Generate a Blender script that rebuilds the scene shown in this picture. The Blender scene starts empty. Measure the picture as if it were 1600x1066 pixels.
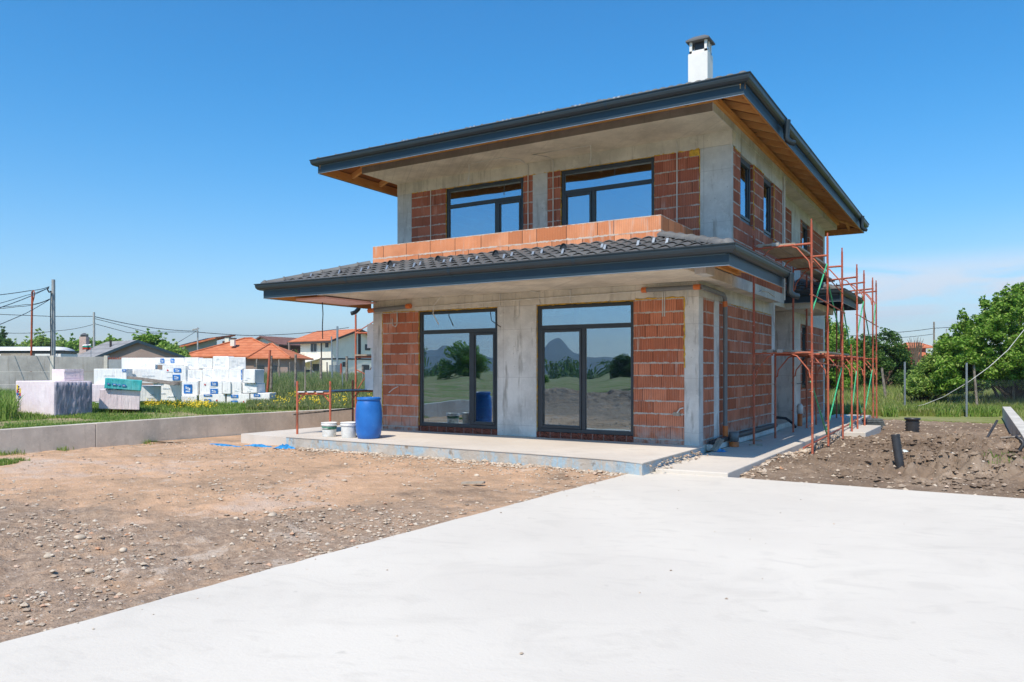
import bpy, bmesh, math, random
import numpy as np
from mathutils import Vector, Matrix, noise as mnoise
random.seed(7); rng = np.random.default_rng(11)
scn = bpy.context.scene
COL = scn.collection
R = math.radians
# ------------------------------------------------------------------ camera geometry (level camera, shifted lens)
FPX, HORIZ, CXPX, EYE = 1194.0, 578.0, 800.0, 1.455
EX, EY = (.85151, -.52434), (.52434, .85151)
CAMX, CAMY = 4.615, -14.304
def at(u, v, d):
    """point seen at photo pixel (u,v) at depth d metres"""
    a = (u-CXPX)/FPX; b = (HORIZ-v)/FPX
    return Vector((CAMX+(a*EX[0]+EX[1])*d, CAMY+(a*EY[0]+EY[1])*d, EYE+b*d))
def atz(u, d, z):
    p = at(u, HORIZ, d); p.z = z; return p
# ------------------------------------------------------------------ object helpers
def wloc(o):
    v = Vector((0, 0, 0))
    while o is not None:
        v += o.location; o = o.parent
    return v
def tag(o, label=None, cat=None, group=None, kind=None):
    if label: o['label'] = label
    if cat: o['category'] = cat
    if group: o['group'] = group
    if kind: o['kind'] = kind
    return o
def thing(name, label, cat, loc=(0, 0, 0), group=None):
    o = bpy.data.objects.new(name, None); COL.objects.link(o)
    o.location = loc; o.empty_display_size = .2
    return tag(o, label, cat, group)
def dup(root, loc=None, rotz=None, label=None):
    r = root.copy(); COL.objects.link(r)
    if loc is not None: r.location = loc
    if rotz is not None: r.rotation_euler[2] = rotz
    if label: r['label'] = label
    for ch in list(root.children):
        c = ch.copy(); COL.objects.link(c); c.parent = r
        for g in ch.children:
            d = g.copy(); COL.objects.link(d); d.parent = c
    return r
def frame_of(d):
    d = d.normalized()
    up = Vector((0, 0, 1)) if abs(d.z) < .95 else Vector((1, 0, 0))
    s = d.cross(up).normalized(); t = s.cross(d).normalized()
    return s, t
class MB:
    def __init__(s): s.v = []; s.f = []; s.sm = []
    def add(s, vs, fs, smooth=False):
        b = len(s.v); s.v.extend([tuple(p) for p in vs])
        for f in fs: s.f.append(tuple(i+b for i in f)); s.sm.append(smooth)
        return s
    def box(s, x0, x1, y0, y1, z0, z1):
        x0, x1 = min(x0, x1), max(x0, x1); y0, y1 = min(y0, y1), max(y0, y1); z0, z1 = min(z0, z1), max(z0, z1)
        vs = [(x0,y0,z0),(x1,y0,z0),(x1,y1,z0),(x0,y1,z0),(x0,y0,z1),(x1,y0,z1),(x1,y1,z1),(x0,y1,z1)]
        return s.add(vs, [(0,3,2,1),(4,5,6,7),(0,1,5,4),(1,2,6,5),(2,3,7,6),(3,0,4,7)])
    def mbox(s, M, sx, sy, sz):
        """box centred in x,y, standing on z=0, transformed by M"""
        vs = [M @ Vector((a*sx/2, b*sy/2, c*sz)) for c in (0, 1) for a, b in ((-1,-1),(1,-1),(1,1),(-1,1))]
        return s.add(vs, [(0,3,2,1),(4,5,6,7),(0,1,5,4),(1,2,6,5),(2,3,7,6),(3,0,4,7)])
    def beam(s, p0, p1, w, h):
        p0, p1 = Vector(p0), Vector(p1); a, t = frame_of(p1-p0)
        a = a*w/2; t = t*h/2
        vs = [p0-a-t, p0+a-t, p0+a+t, p0-a+t, p1-a-t, p1+a-t, p1+a+t, p1-a+t]
        return s.add(vs, [(0,1,2,3),(7,6,5,4),(0,4,5,1),(1,5,6,2),(2,6,7,3),(3,7,4,0)])
    def tube(s, pts, r, n=8, cap=True):
        pts = [Vector(p) for p in pts]; rs = r if isinstance(r, (list, tuple)) else [r]*len(pts)
        rings = []
        a0 = None
        for i, p in enumerate(pts):
            d = (pts[min(i+1, len(pts)-1)] - pts[max(i-1, 0)])
            if d.length < 1e-9: d = Vector((0, 0, 1))
            d.normalize()
            if a0 is None: a, t = frame_of(d)
            else:
                a = (a0 - d*a0.dot(d)).normalized(); t = a.cross(d).normalized()*-1
                t = d.cross(a).normalized()
            a0 = a
            if i == 0: t = d.cross(a).normalized()
            rings.append([p + (a*math.cos(2*math.pi*k/n) + t*math.sin(2*math.pi*k/n))*rs[i] for k in range(n)])
        vs = [q for ring in rings for q in ring]; fs = []
        for i in range(len(rings)-1):
            for k in range(n):
                fs.append((i*n+k, i*n+(k+1) % n, (i+1)*n+(k+1) % n, (i+1)*n+k))
        s.add(vs, fs, True)
        if cap:
            s.add(rings[0], [tuple(reversed(range(n)))]); s.add(rings[-1], [tuple(range(n))])
        return s
    def lathe(s, c, prof, n=24):
        c = Vector(c); vs = []; fs = []
        for (r, z) in prof:
            for k in range(n):
                a = 2*math.pi*k/n; vs.append(c+Vector((r*math.cos(a), r*math.sin(a), z)))
        for i in range(len(prof)-1):
            for k in range(n):
                fs.append((i*n+k, i*n+(k+1) % n, (i+1)*n+(k+1) % n, (i+1)*n+k))
        return s.add(vs, fs, True)
    def prism(s, poly, z0, z1):
        n = len(poly)
        ar = sum(poly[i][0]*poly[(i+1) % n][1]-poly[(i+1) % n][0]*poly[i][1] for i in range(n))
        if ar < 0: poly = list(reversed(poly))
        vs = [(p[0], p[1], z0) for p in poly]+[(p[0], p[1], z1) for p in poly]
        fs = [tuple(reversed(range(n))), tuple(range(n, 2*n))]+[(i, (i+1) % n, n+(i+1) % n, n+i) for i in range(n)]
        return s.add(vs, fs)
    def build(s, name, mat, parent=None, bevel=0, weld=False):
        off = wloc(parent) if parent is not None else Vector((0, 0, 0))
        me = bpy.data.meshes.new(name)
        me.from_pydata([(p[0]-off.x, p[1]-off.y, p[2]-off.z) for p in s.v], [], s.f)
        me.polygons.foreach_set('use_smooth', s.sm)
        me.materials.append(mat); me.update()
        o = bpy.data.objects.new(name, me); COL.objects.link(o)
        if parent is not None: o.parent = parent
        if bevel:
            b = o.modifiers.new('bevel', 'BEVEL'); b.width = bevel; b.segments = 2; b.limit_method = 'ANGLE'
        return o
def solo(mb, name, mat, label, cat, loc, group=None, bevel=0):
    """a thing that is one mesh with its origin at its base"""
    loc = Vector(loc)
    mb.v = [(p[0]-loc.x, p[1]-loc.y, p[2]-loc.z) for p in mb.v]
    o = mb.build(name, mat, None, bevel); o.location = loc
    return tag(o, label, cat, group)
def fastmesh(name, verts, faces_flat, nper, mat, smooth=False):
    """numpy mesh: verts (n,3); faces_flat (m,nper)"""
    me = bpy.data.meshes.new(name)
    me.vertices.add(len(verts)); me.vertices.foreach_set('co', np.asarray(verts, dtype=np.float32).ravel())
    f = np.asarray(faces_flat, dtype=np.int32); m = len(f)
    me.loops.add(m*nper); me.loops.foreach_set('vertex_index', f.ravel())
    me.polygons.add(m); me.polygons.foreach_set('loop_start', np.arange(0, m*nper, nper, dtype=np.int32))
    me.polygons.foreach_set('loop_total', np.full(m, nper, dtype=np.int32))
    me.polygons.foreach_set('use_smooth', np.full(m, smooth, dtype=bool))
    me.materials.append(mat); me.update(calc_edges=True); me.validate()
    o = bpy.data.objects.new(name, me); COL.objects.link(o)
    return o
# ------------------------------------------------------------------ shader helpers
class V:
    def __init__(s, t, k): s.t = t; s.k = k
    def _op(s, op, b=None, c=None):
        n = s.t.nodes.new('ShaderNodeMath'); n.operation = op
        for i, x in enumerate((s, b, c)):
            if x is None: continue
            if isinstance(x, V): s.t.links.new(x.k, n.inputs[i])
            else: n.inputs[i].default_value = x
        return V(s.t, n.outputs[0])
    def __add__(s, b): return s._op('ADD', b)
    def __sub__(s, b): return s._op('SUBTRACT', b)
    def __mul__(s, b): return s._op('MULTIPLY', b)
    def __truediv__(s, b): return s._op('DIVIDE', b)
    def floor(s): return s._op('FLOOR')
    def fract(s): return s._op('FRACT')
    def sin(s): return s._op('SINE')
    def abs(s): return s._op('ABSOLUTE')
    def lt(s, b): return s._op('LESS_THAN', b)
    def gt(s, b): return s._op('GREATER_THAN', b)
    def mx(s, b): return s._op('MAXIMUM', b)
    def mn(s, b): return s._op('MINIMUM', b)
    def inv(s): return s._op('MULTIPLY_ADD', -1.0, 1.0)
    def step(s, lo, hi, a=0., b=1.):
        n = s.t.nodes.new('ShaderNodeMapRange'); n.interpolation_type = 'SMOOTHSTEP'
        s.t.links.new(s.k, n.inputs[0])
        for i, x in enumerate((lo, hi, a, b)): n.inputs[i+1].default_value = x
        return V(s.t, n.outputs[0])
class Mat:
    def __init__(m, name, rough=.8, spec=.3, metal=0.):
        m.m = bpy.data.materials.new(name); m.m.use_nodes = True; m.t = m.m.node_tree
        m.p = m.t.nodes['Principled BSDF']; m.out = m.t.nodes['Material Output']
        m.p.inputs['Roughness'].default_value = rough; m.p.inputs['Specular IOR Level'].default_value = spec
        m.p.inputs['Metallic'].default_value = metal
        m._pos = None
    def pos(m):
        if m._pos is None:
            g = m.t.nodes.new('ShaderNodeNewGeometry'); s = m.t.nodes.new('ShaderNodeSeparateXYZ')
            m.t.links.new(g.outputs['Position'], s.inputs[0]); m._g = g
            m._pos = tuple(V(m.t, s.outputs[i]) for i in range(3))
        return m._pos
    def island(m):
        m.pos(); return V(m.t, m._g.outputs['Random Per Island'])
    def obrand(m):
        n = m.t.nodes.new('ShaderNodeObjectInfo'); return V(m.t, n.outputs['Random'])
    def vec(m, x, y, z=0.):
        n = m.t.nodes.new('ShaderNodeCombineXYZ')
        for i, q in enumerate((x, y, z)):
            if isinstance(q, V): m.t.links.new(q.k, n.inputs[i])
            else: n.inputs[i].default_value = q
        return n.outputs[0]
    def noise(m, scale, detail=4, rough=.55, vec=None, dist=0.):
        m.pos(); n = m.t.nodes.new('ShaderNodeTexNoise')
        m.t.links.new(vec if vec is not None else m._g.outputs['Position'], n.inputs['Vector'])
        n.inputs['Scale'].default_value = scale; n.inputs['Detail'].default_value = detail
        n.inputs['Roughness'].default_value = rough; n.inputs['Distortion'].default_value = dist
        return V(m.t, n.outputs[0])
    def voro(m, scale, vec=None, feat='F1', out='Distance'):
        m.pos(); n = m.t.nodes.new('ShaderNodeTexVoronoi'); n.feature = feat
        m.t.links.new(vec if vec is not None else m._g.outputs['Position'], n.inputs['Vector'])
        n.inputs['Scale'].default_value = scale
        return V(m.t, n.outputs[out])
    def white(m, x, y=0., z=0.):
        n = m.t.nodes.new('ShaderNodeTexWhiteNoise'); m.t.links.new(m.vec(x, y, z), n.inputs['Vector'])
        return V(m.t, n.outputs['Value'])
    def mix(m, f, a, b):
        n = m.t.nodes.new('ShaderNodeMix'); n.data_type = 'RGBA'; n.clamp_factor = True
        def put(i, x):
            if isinstance(x, V): m.t.links.new(x.k, n.inputs[i])
            elif isinstance(x, (tuple, list)): n.inputs[i].default_value = (*x[:3], 1)
            elif isinstance(x, (int, float)): n.inputs[i].default_value = x
            else: m.t.links.new(x, n.inputs[i])
        put(0, f); put(6, a); put(7, b)
        return n.outputs[2]
    def ramp(m, f, stops):
        n = m.t.nodes.new('ShaderNodeValToRGB'); m.t.links.new(f.k, n.inputs[0]); e = n.color_ramp.elements
        while len(e) < len(stops): e.new(.5)
        for i, (p, c) in enumerate(stops): e[i].position = p; e[i].color = (*c, 1)
        return n.outputs[0]
    def color(m, c):
        if isinstance(c, (tuple, list)): m.p.inputs['Base Color'].default_value = (*c[:3], 1)
        else: m.t.links.new(c, m.p.inputs['Base Color'])
        return m
    def rough(m, v):
        m.t.links.new(v.k, m.p.inputs['Roughness']); return m
    def bump(m, h, dist=.01, strength=1.):
        n = m.t.nodes.new('ShaderNodeBump'); n.inputs['Distance'].default_value = dist; n.inputs['Strength'].default_value = strength
        m.t.links.new(h.k, n.inputs['Height']); m.t.links.new(n.outputs[0], m.p.inputs['Normal'])
        return m
    def done(m): return m.m
def plain(name, c, rough=.6, spec=.4, metal=0., var=.12, sc=6., bump=0.):
    m = Mat(name, rough, spec, metal)
    n = m.noise(sc, 5)
    lo = tuple(x*(1-var) for x in c); hi = tuple(min(1, x*(1+var)) for x in c)
    m.color(m.mix(n.step(.3, .7), lo, hi))
    if bump: m.bump(n, bump)
    return m.done()
def concrete(name, base=(.42, .40, .36), stain=.35, lines=True, dark=(.2, .18, .15)):
    m = Mat(name, .9, .2); x, y, z = m.pos()
    n1 = m.noise(1.3, 6, .6); n2 = m.noise(14, 5, .6); n3 = m.noise(90, 2)
    c = m.mix(n1.step(.3, .72), tuple(b*.78 for b in base), tuple(b*1.12 for b in base))
    c = m.mix(n2.step(.5, .8)*.35, c, tuple(min(1, b*1.35) for b in base))
    # vertical run marks
    st = m.noise(1., 5, .6, vec=m.vec((x+y)*7., z*.9, z*.3))
    c = m.mix(st.step(.54, .70)*stain, c, dark)
    c = m.mix(m.noise(.9, 5, .65, dist=.8).step(.50, .66)*stain*.55, c, tuple(q*.62 for q in base))
    c = m.mix(m.noise(3.7, 6, .7).step(.56, .66)*.35, c, tuple(min(1, q*1.22) for q in base))
    pits = m.voro(11.); c = m.mix((pits.lt(.09))*(m.noise(3., 2).step(.45, .6))*.7, c, (.1, .09, .08))
    h = n2*.5+n3*.25
    if lines:
        u = (x+y)/.52; ln = ((u.fract()-.5).abs()).lt(.012)*m.white(u.floor()).gt(.35)
        c = m.mix(ln*.45, c, tuple(b*.5 for b in base))
        w = (z/1.05+.27).fract(); c = m.mix(((w-.5).abs()).lt(.006)*.35, c, tuple(b*.5 for b in base))
    m.color(c); m.bump(h, .006); return m.done()
def brick(name, ca, cb, mortar=(.56, .52, .47), groove=1., white=.5, clean=False, tall=.25, z0=.09, blen=.25):
    m = Mat(name, .88, .2); x, y, z = m.pos()
    wob = (m.noise(2.6, 3)-.5)*.03
    u = x+y; w = (z+wob*.5-z0)/tall; row = w.floor(); f = w.fract()
    us = u/blen + m.white(row)*3.7
    cell = us.floor(); fu = us.fract()
    drop = m.white(cell, row).lt(.42); drop2 = m.white(cell+1., row).lt(.42)
    vl = fu.lt(.028)*drop.inv(); vr = fu.gt(.985)*drop2.inv()
    # a suppressed joint makes one long block out of two cells: give both the same tint
    own = cell-drop
    bid = m.white(own, row, 3.); bid2 = m.white(own, row, 9.)
    c = m.mix(bid, ca, cb)
    c = m.mix(bid2.gt(.72)*.55, c, tuple(q*.66 for q in ca)); c = m.mix(bid2.lt(.22)*.45, c, tuple(min(1, q*1.22) for q in cb))
    c = m.mix(m.noise(2.2, 4).step(.35, .7)*.45, c, tuple(q*.70 for q in ca))
    gp = u*(2*math.pi/.037)+m.white(own, row, 5.)*6.
    g = gp.sin(); gm = m.noise(3., 2).step(.32, .6)*.7+.3
    c = m.mix(g.step(-.95, -.1).inv()*gm*.62*groove, c, tuple(q*.42 for q in ca))
    c = m.mix(g.step(.55, 1.)*gm*.30*groove, c, tuple(min(1, q*1.35) for q in cb))
    s1 = m.noise(1., 5, .65, vec=m.vec(u*11., z*1.1, row*.25)); s2 = m.noise(1.3, 3)
    c = m.mix((s1.step(.50, .70)*s2.step(.40, .62))*white, c, (.62, .52, .46))
    c = m.mix((m.noise(30., 4, .7).step(.58, .74))*.35*white, c, (.60, .50, .44))
    if not clean:
        c = m.mix(z.step(.0, .50).inv()*m.noise(5., 4).step(.32, .6)*.65, c, (.56, .47, .42))
    c = m.mix((vl+vr).mn(1.)*.80, c, (.07, .035, .025))
    th = m.noise(11., 5, .75).step(.28, .78, .010, .115)
    mo = (f.mn(f.inv()))._op('LESS_THAN', th)
    skip = m.noise(1.9, 3).step(.36, .46)
    thin = (f.mn(f.inv())).lt(.018)
    c = m.mix(thin*.6, c, (.10, .05, .04))
    c = m.mix(mo*(skip*.8+.2)*(.95 if not clean else .8), c, m.mix(m.noise(25., 3), tuple(q*.75 for q in mortar), tuple(min(1, q*1.15) for q in mortar)))
    m.color(c)
    m.bump(g*.45*gm*groove + mo*.9 - vl*.9 + m.noise(40., 3)*.4, .008)
    return m.done()
# ------------------------------------------------------------------ numpy noise
_P = rng.random((256, 256)).astype(np.float32)
def vn(x, y):
    xi = np.floor(x).astype(int); yi = np.floor(y).astype(int)
    fx = x-xi; fy = y-yi; fx = fx*fx*(3-2*fx); fy = fy*fy*(3-2*fy)
    g = lambda a, b: _P[a & 255, b & 255]
    return (g(xi, yi)*(1-fx)+g(xi+1, yi)*fx)*(1-fy)+(g(xi, yi+1)*(1-fx)+g(xi+1, yi+1)*fx)*fy
def fbm(x, y, o=4, p=.5):
    s = 0; a = 1; t = 0
    for i in range(o):
        s = s+a*vn(x*2**i+17.3*i, y*2**i+5.1*i); t += a; a *= p
    return s/t
def sstep(a, b, x):
    t = np.clip((x-a)/(b-a), 0, 1); return t*t*(3-2*t)
# ------------------------------------------------------------------ materials
M = {}
M['conc'] = concrete('concrete_raw', (.62, .585, .515), .36)
M['conc_low'] = concrete('concrete_column', (.66, .645, .61), .60)
M['conc_up'] = concrete('concrete_grey', (.56, .56, .54), .55)
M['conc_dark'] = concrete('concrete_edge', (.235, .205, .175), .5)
M['soffit'] = concrete('concrete_soffit', (.67, .615, .52), .2)
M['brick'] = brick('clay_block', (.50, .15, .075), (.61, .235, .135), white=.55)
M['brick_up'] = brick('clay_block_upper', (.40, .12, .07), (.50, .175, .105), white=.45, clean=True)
M['brick_new'] = brick('clay_block_new', (.66, .225, .095), (.73, .32, .17), mortar=(.66, .60, .53), groove=.35, white=.6, clean=True, tall=.29, z0=.27, blen=.34)
M['perf'] = None
M['frame'] = plain('window_frame_anthracite', (.028, .036, .044), .42, .5, var=.08)
M['gutter'] = plain('gutter_anthracite', (.022, .034, .043), .40, .5, var=.06, sc=2.)
M['fascia'] = plain('fascia_blue_grey', (.014, .034, .052), .45, .5, var=.08, sc=1.5)
M['foam'] = plain('foam_yellow', (.62, .38, .06), .9, .1, var=.25, sc=20, bump=.02)
M['white'] = plain('white_plaster', (.78, .77, .74), .8, .2, var=.04, sc=4)
M['plastic_white'] = plain('white_plastic', (.75, .75, .74), .4, .4, var=.05, sc=6)
M['wire_white'] = plain('white_conduit', (.62, .60, .56), .5, .4)
M['pipe_grey'] = plain('grey_pvc', (.16, .17, .175), .45, .45, var=.08)
M['pipe_orange'] = plain('orange_pvc', (.60, .16, .04), .45, .4, var=.1)
M['black'] = plain('black_plastic', (.034, .034, .037), .42, .5, var=.3, sc=5)
M['dark'] = plain('dark_interior', (.10, .09, .08), .9, .1)
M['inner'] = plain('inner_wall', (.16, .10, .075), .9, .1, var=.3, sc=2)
M['blue'] = None
M['steel'] = plain('galvanised_steel', (.33, .36, .39), .4, .5, .6, var=.1, sc=8)
M['wood_grey'] = plain('weathered_wood', (.23, .20, .17), .9, .15, var=.4, sc=9, bump=.01)
M['cable'] = plain('black_cable', (.02, .022, .028), .5, .3)
M['rope'] = plain('pale_cable', (.60, .60, .58), .7, .2)
M['green_bar'] = plain('green_brace_paint', (.06, .42, .20), .5, .4, var=.25, sc=12)
M['red_pole'] = plain('red_conduit', (.36, .08, .035), .6, .3, var=.25, sc=5)
def wood(name, ca, cb, ax='y', sc=6.):
    m = Mat(name, .75, .25); x, y, z = m.pos()
    v = m.vec(x*(1. if ax == 'x' else sc), y*(1. if ax == 'y' else sc), z*sc)
    n = m.noise(1.4, 6, .6, vec=v, dist=.6); k = m.voro(1.8, vec=v)
    c = m.mix(n.step(.3, .7), ca, cb); c = m.mix(k.lt(.10)*.8, c, (.12, .045, .015))
    c = m.mix(m.noise(1.1, 3).step(.4, .7)*.4, c, tuple(q*.6 for q in ca))
    c = m.mix(m.island()*.35, c, tuple(q*.65 for q in cb))
    m.color(c); m.bump(n, .004); return m.done()
M['wood'] = wood('pine_timber', (.66, .28, .07), (.80, .41, .13), 'y')
M['woodx'] = wood('pine_rafter', (.76, .36, .10), (.88, .50, .19), 'x')  # rafter tone raised, painting the lit timber against the shaded boards
M['deckw'] = wood('shaded_roof_boards', (.34, .125, .03), (.46, .19, .05), 'y', 9.)  # boards toned down to paint the shade between the rafters
M['plank'] = wood('scaffold_plank', (.30, .255, .20), (.46, .41, .34), 'y')
def redpaint():
    m = Mat('scaffold_red_oxide', .62, .35); x, y, z = m.pos()
    r = m.island()
    c = m.mix(r, (.40, .085, .045), (.50, .15, .085))
    c = m.mix(m.noise(5., 5, .65).step(.52, .68)*.8, c, (.15, .065, .04))
    c = m.mix(m.noise(22., 4, .7).step(.60, .68)*.75, c, (.48, .42, .38))
    m.color(c); m.bump(m.noise(40., 3), .003); return m.done()
M['red'] = redpaint()
def tile():
    m = Mat('concrete_roof_tile', .62, .4); x, y, z = m.pos()
    c = m.mix(m.noise(.8, 4).step(.3, .7), (.105, .107, .11), (.155, .156, .156))
    c = m.mix(m.noise(24., 3).step(.5, .75)*.3, c, (.20, .20, .195))
    c = m.mix(m.island()*.3, c, (.08, .08, .083))
    m.color(c); m.bump(m.noise(60., 3), .003); return m.done()
M['tile'] = tile()
def perf():
    m = Mat('perforated_brick', .9, .15); x, y, z = m.pos()
    v = m.vec(x*1., z*1.6, 0.); d = m.voro(26., vec=v)
    c = m.mix(m.noise(7., 3), (.20, .055, .035), (.30, .10, .065))
    c = m.mix(d.lt(.36)*.9, c, (.03, .014, .01))
    c = m.mix(((x/.25).fract()).lt(.05)*.6, c, (.45, .38, .33))
    m.color(c); m.bump(d, .02); return m.done()
M['perf'] = perf()
def bluepl():
    m = Mat('blue_drum_plastic', .42, .4)
    c = m.mix(m.noise(3., 4).step(.3, .7), (.012, .115, .42), (.02, .16, .52))
    c = m.mix(m.noise(30., 4, .7).step(.66, .74)*.6, c, (.35, .45, .6))
    m.color(c); m.bump(m.noise(5., 3), .006); return m.done()
M['blue'] = bluepl()
def glass():
    m = Mat('window_glass', .0, .5); t = m.t
    m.pos()
    tr = t.nodes.new('ShaderNodeBsdfTransparent'); tr.inputs[0].default_value = (.50, .56, .56, 1)
    gl = t.nodes.new('ShaderNodeBsdfGlossy'); gl.inputs['Roughness'].default_value = .004; gl.inputs[0].default_value = (.62, .82, 1.0, 1)
    b = t.nodes.new('ShaderNodeBump'); b.inputs['Distance'].default_value = .012; b.inputs['Strength'].default_value = .42
    t.links.new(m.noise(1.1, 1, .3).k, b.inputs['Height']); t.links.new(b.outputs[0], gl.inputs['Normal'])
    fr = t.nodes.new('ShaderNodeFresnel'); fr.inputs[0].default_value = 1.5
    f = V(t, fr.outputs[0])*.9+.36
    f = f.mn(.9)
    mx = t.nodes.new('ShaderNodeMixShader'); t.links.new(f.k, mx.inputs[0]); t.links.new(tr.outputs[0], mx.inputs[1]); t.links.new(gl.outputs[0], mx.inputs[2])
    t.links.new(mx.outputs[0], m.out.inputs['Surface']); return m.done()
M['glass'] = glass()
def pave(name, lo, hi, streak=.35):
    m = Mat(name, .9, .15); x, y, z = m.pos()
    n1 = m.noise(.35, 5, .55); n2 = m.noise(1., 6, .62, vec=m.vec(x*.9+y*.45, y*1.5-x*.7, 0.), dist=.9); n3 = m.noise(35., 4, .6)
    c = m.mix(n1.step(.3, .7), lo, hi)
    c = m.mix(n2.step(.50, .78)*streak, c, tuple(q*.82 for q in lo))
    c = m.mix(n3.step(.55, .8)*.25, c, tuple(q*.80 for q in lo))
    c = m.mix(m.noise(6., 3, .5).step(.70, .76)*.35, c, (.42, .39, .34))
    # faint screed lines left by the float
    ln = (((x*.33+y*.08)*1.0).fract()-.5).abs()
    c = m.mix(m.noise(1., 4, .6, vec=m.vec(x*1.6+y*.6, y*3.2-x*1.1, 0.), dist=1.6).step(.52, .70)*.34, c, tuple(q*.86 for q in lo))
    c = m.mix(ln.lt(.012)*m.noise(.8, 3).step(.5, .66)*.16, c, tuple(min(1, q*1.08) for q in hi))
    m.color(c); m.bump(n3*.6+n2, .004); return m.done()
M['drive'] = pave('fresh_concrete_drive', (.605, .56, .495), (.67, .622, .548), .45)
M['terrace'] = pave('terrace_concrete', (.55, .495, .435), (.66, .605, .54), .5)
M['pathc'] = pave('path_concrete', (.53, .485, .43), (.64, .59, .525), .5)
def terrface():
    m = Mat('terrace_edge_blue_stain', .9, .2); x, y, z = m.pos()
    n = m.noise(3., 5, .6)
    c = m.mix(n.step(.3, .7), (.40, .36, .31), (.52, .47, .41))
    b = m.noise(1., 4, .6, vec=m.vec(x*1.6, 0., z*1.5)); b2 = m.noise(5., 5, .6, vec=m.vec(x*3., y, z))
    c = m.mix(b.step(.42, .56)*b2.step(.36, .56)*.85, c, (.33, .47, .56))
    c = m.mix(m.noise(6., 5, .6).step(.60, .72)*.7, c, (.20, .14, .09))
    c = m.mix(m.noise(1., 4, .6, vec=m.vec(x*9., 0., z)).step(.55, .7)*.4, c, (.56, .53, .49))
    m.color(c); m.bump(n+m.noise(20., 4), .01); return m.done()
M['terrface'] = terrface()
def dirt(name, cs, stones=.5, big=.35, dark=None):
    m = Mat(name, .97, .08); x, y, z = m.pos()
    n1 = m.noise(big, 5, .6, dist=.4); n2 = m.noise(2.3, 6, .65); n3 = m.noise(13., 5, .65); n4 = m.noise(60., 3, .6)
    c = m.ramp((n1*.62+n2*.38), cs)
    c = m.mix(n3.step(.48, .75)*.45, c, cs[-1][1])
    if dark:
        q = (y+(n1-.5)*8.+(n2-.5)*3.-x*.42)
        dm = q.step(-7.9, -6.1).inv()*n2.step(.36, .5, .35, 1.)
        c = m.mix(dm*.9, c, m.mix(n3.step(.35, .65), dark[0], dark[1]))
        c = m.mix(m.noise(1.7, 5, .65).step(.60, .68)*.55, c, (.62, .52, .43))
    c = m.mix(n4.step(.55, .72)*.45, c, tuple(q*.55 for q in cs[0][1]))
    vo = m.voro(19.); msk = m.voro(2.6, out='Color' if False else 'Distance')
    c = m.mix(vo.lt(.20)*n2.step(.45, .6)*stones, c, m.mix(m.white(vo*50.), (.62, .55, .48), (.40, .35, .31)))
    m.color(c); m.bump(n3+n4*.5, .03); return m.done()
M['dirt_l'] = dirt('orange_clay_dirt', [(.36, (.24, .17, .12)), (.43, (.42, .285, .19)), (.50, (.53, .345, .22)), (.55, (.60, .385, .245)), (.63, (.58, .43, .33))], .75, dark=((.25, .185, .14), (.42, .315, .235)))
M['dirt_r'] = dirt('brown_topsoil', [(.36, (.14, .10, .072)), (.5, (.225, .165, .12)), (.64, (.36, .275, .205))], .4)
def turf(name, a, b, soil=(.30, .22, .15), s=.5):
    m = Mat(name, .97, .05)
    n = m.noise(.5, 6, .65)
    c = m.mix(m.noise(5., 5, .65).step(.3, .7), a, b); c = m.mix(n.step(.46, .58)*s, c, soil)
    c = m.mix(m.noise(.035, 5, .65).step(.40, .62)*.6, c, tuple((q+w)*.55 for q, w in zip(b, soil))); c = m.mix(m.noise(.21, 6, .7).step(.5, .66)*.45, c, tuple(q*.6 for q in a))
    m.color(c); m.bump(m.noise(12., 4), .05); return m.done()
M['verge'] = turf('verge_ground', (.13, .19, .05), (.20, .26, .08), (.40, .29, .20), .95)
M['field'] = turf('far_field', (.14, .19, .05), (.24, .27, .10), (.30, .27, .15), .6)
def leafmat(name, stops, trans=.35, rough=.55):
    m = Mat(name, rough, .25); t = m.t
    c = m.ramp(m.island(), stops)
    m.t.links.new(c, m.p.inputs['Base Color'])
    tl = t.nodes.new('ShaderNodeBsdfTranslucent'); t.links.new(c, tl.inputs[0])
    mx = t.nodes.new('ShaderNodeMixShader'); mx.inputs[0].default_value = trans
    t.links.new(m.p.outputs[0], mx.inputs[1]); t.links.new(tl.outputs[0], mx.inputs[2]); t.links.new(mx.outputs[0], m.out.inputs['Surface'])
    return m.done()
M['grass'] = leafmat('grass_blade', [(0, (.12, .22, .035)), (.5, (.20, .33, .06)), (.85, (.32, .42, .10)), (1, (.50, .47, .22))])
M['grass_tall'] = leafmat('tall_grass_blade', [(0, (.12, .19, .055)), (.5, (.20, .27, .085)), (.8, (.30, .33, .14)), (1, (.46, .42, .25))])
M['grass_dry'] = leafmat('meadow_grass_blade', [(0, (.18, .26, .05)), (.5, (.28, .35, .08)), (.85, (.38, .40, .14)), (1, (.50, .46, .25))])
M['flower'] = leafmat('yellow_petals', [(0, (.75, .55, .02)), (1, (.85, .68, .05))], .3)
M['leaf'] = leafmat('bright_leaf', [(0, (.09, .20, .02)), (.5, (.18, .35, .04)), (.85, (.30, .45, .075)), (1, (.44, .54, .17))])
M['leaf_dark'] = leafmat('dark_leaf', [(0, (.045, .11, .02)), (.6, (.085, .18, .035)), (1, (.16, .25, .06))])
M['leaf_light'] = leafmat('light_leaf', [(0, (.17, .30, .055)), (.6, (.29, .43, .09)), (1, (.42, .52, .17))])
M['bark'] = plain('tree_bark', (.12, .09, .065), .95, .1, var=.4, sc=12, bump=.02)
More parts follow.
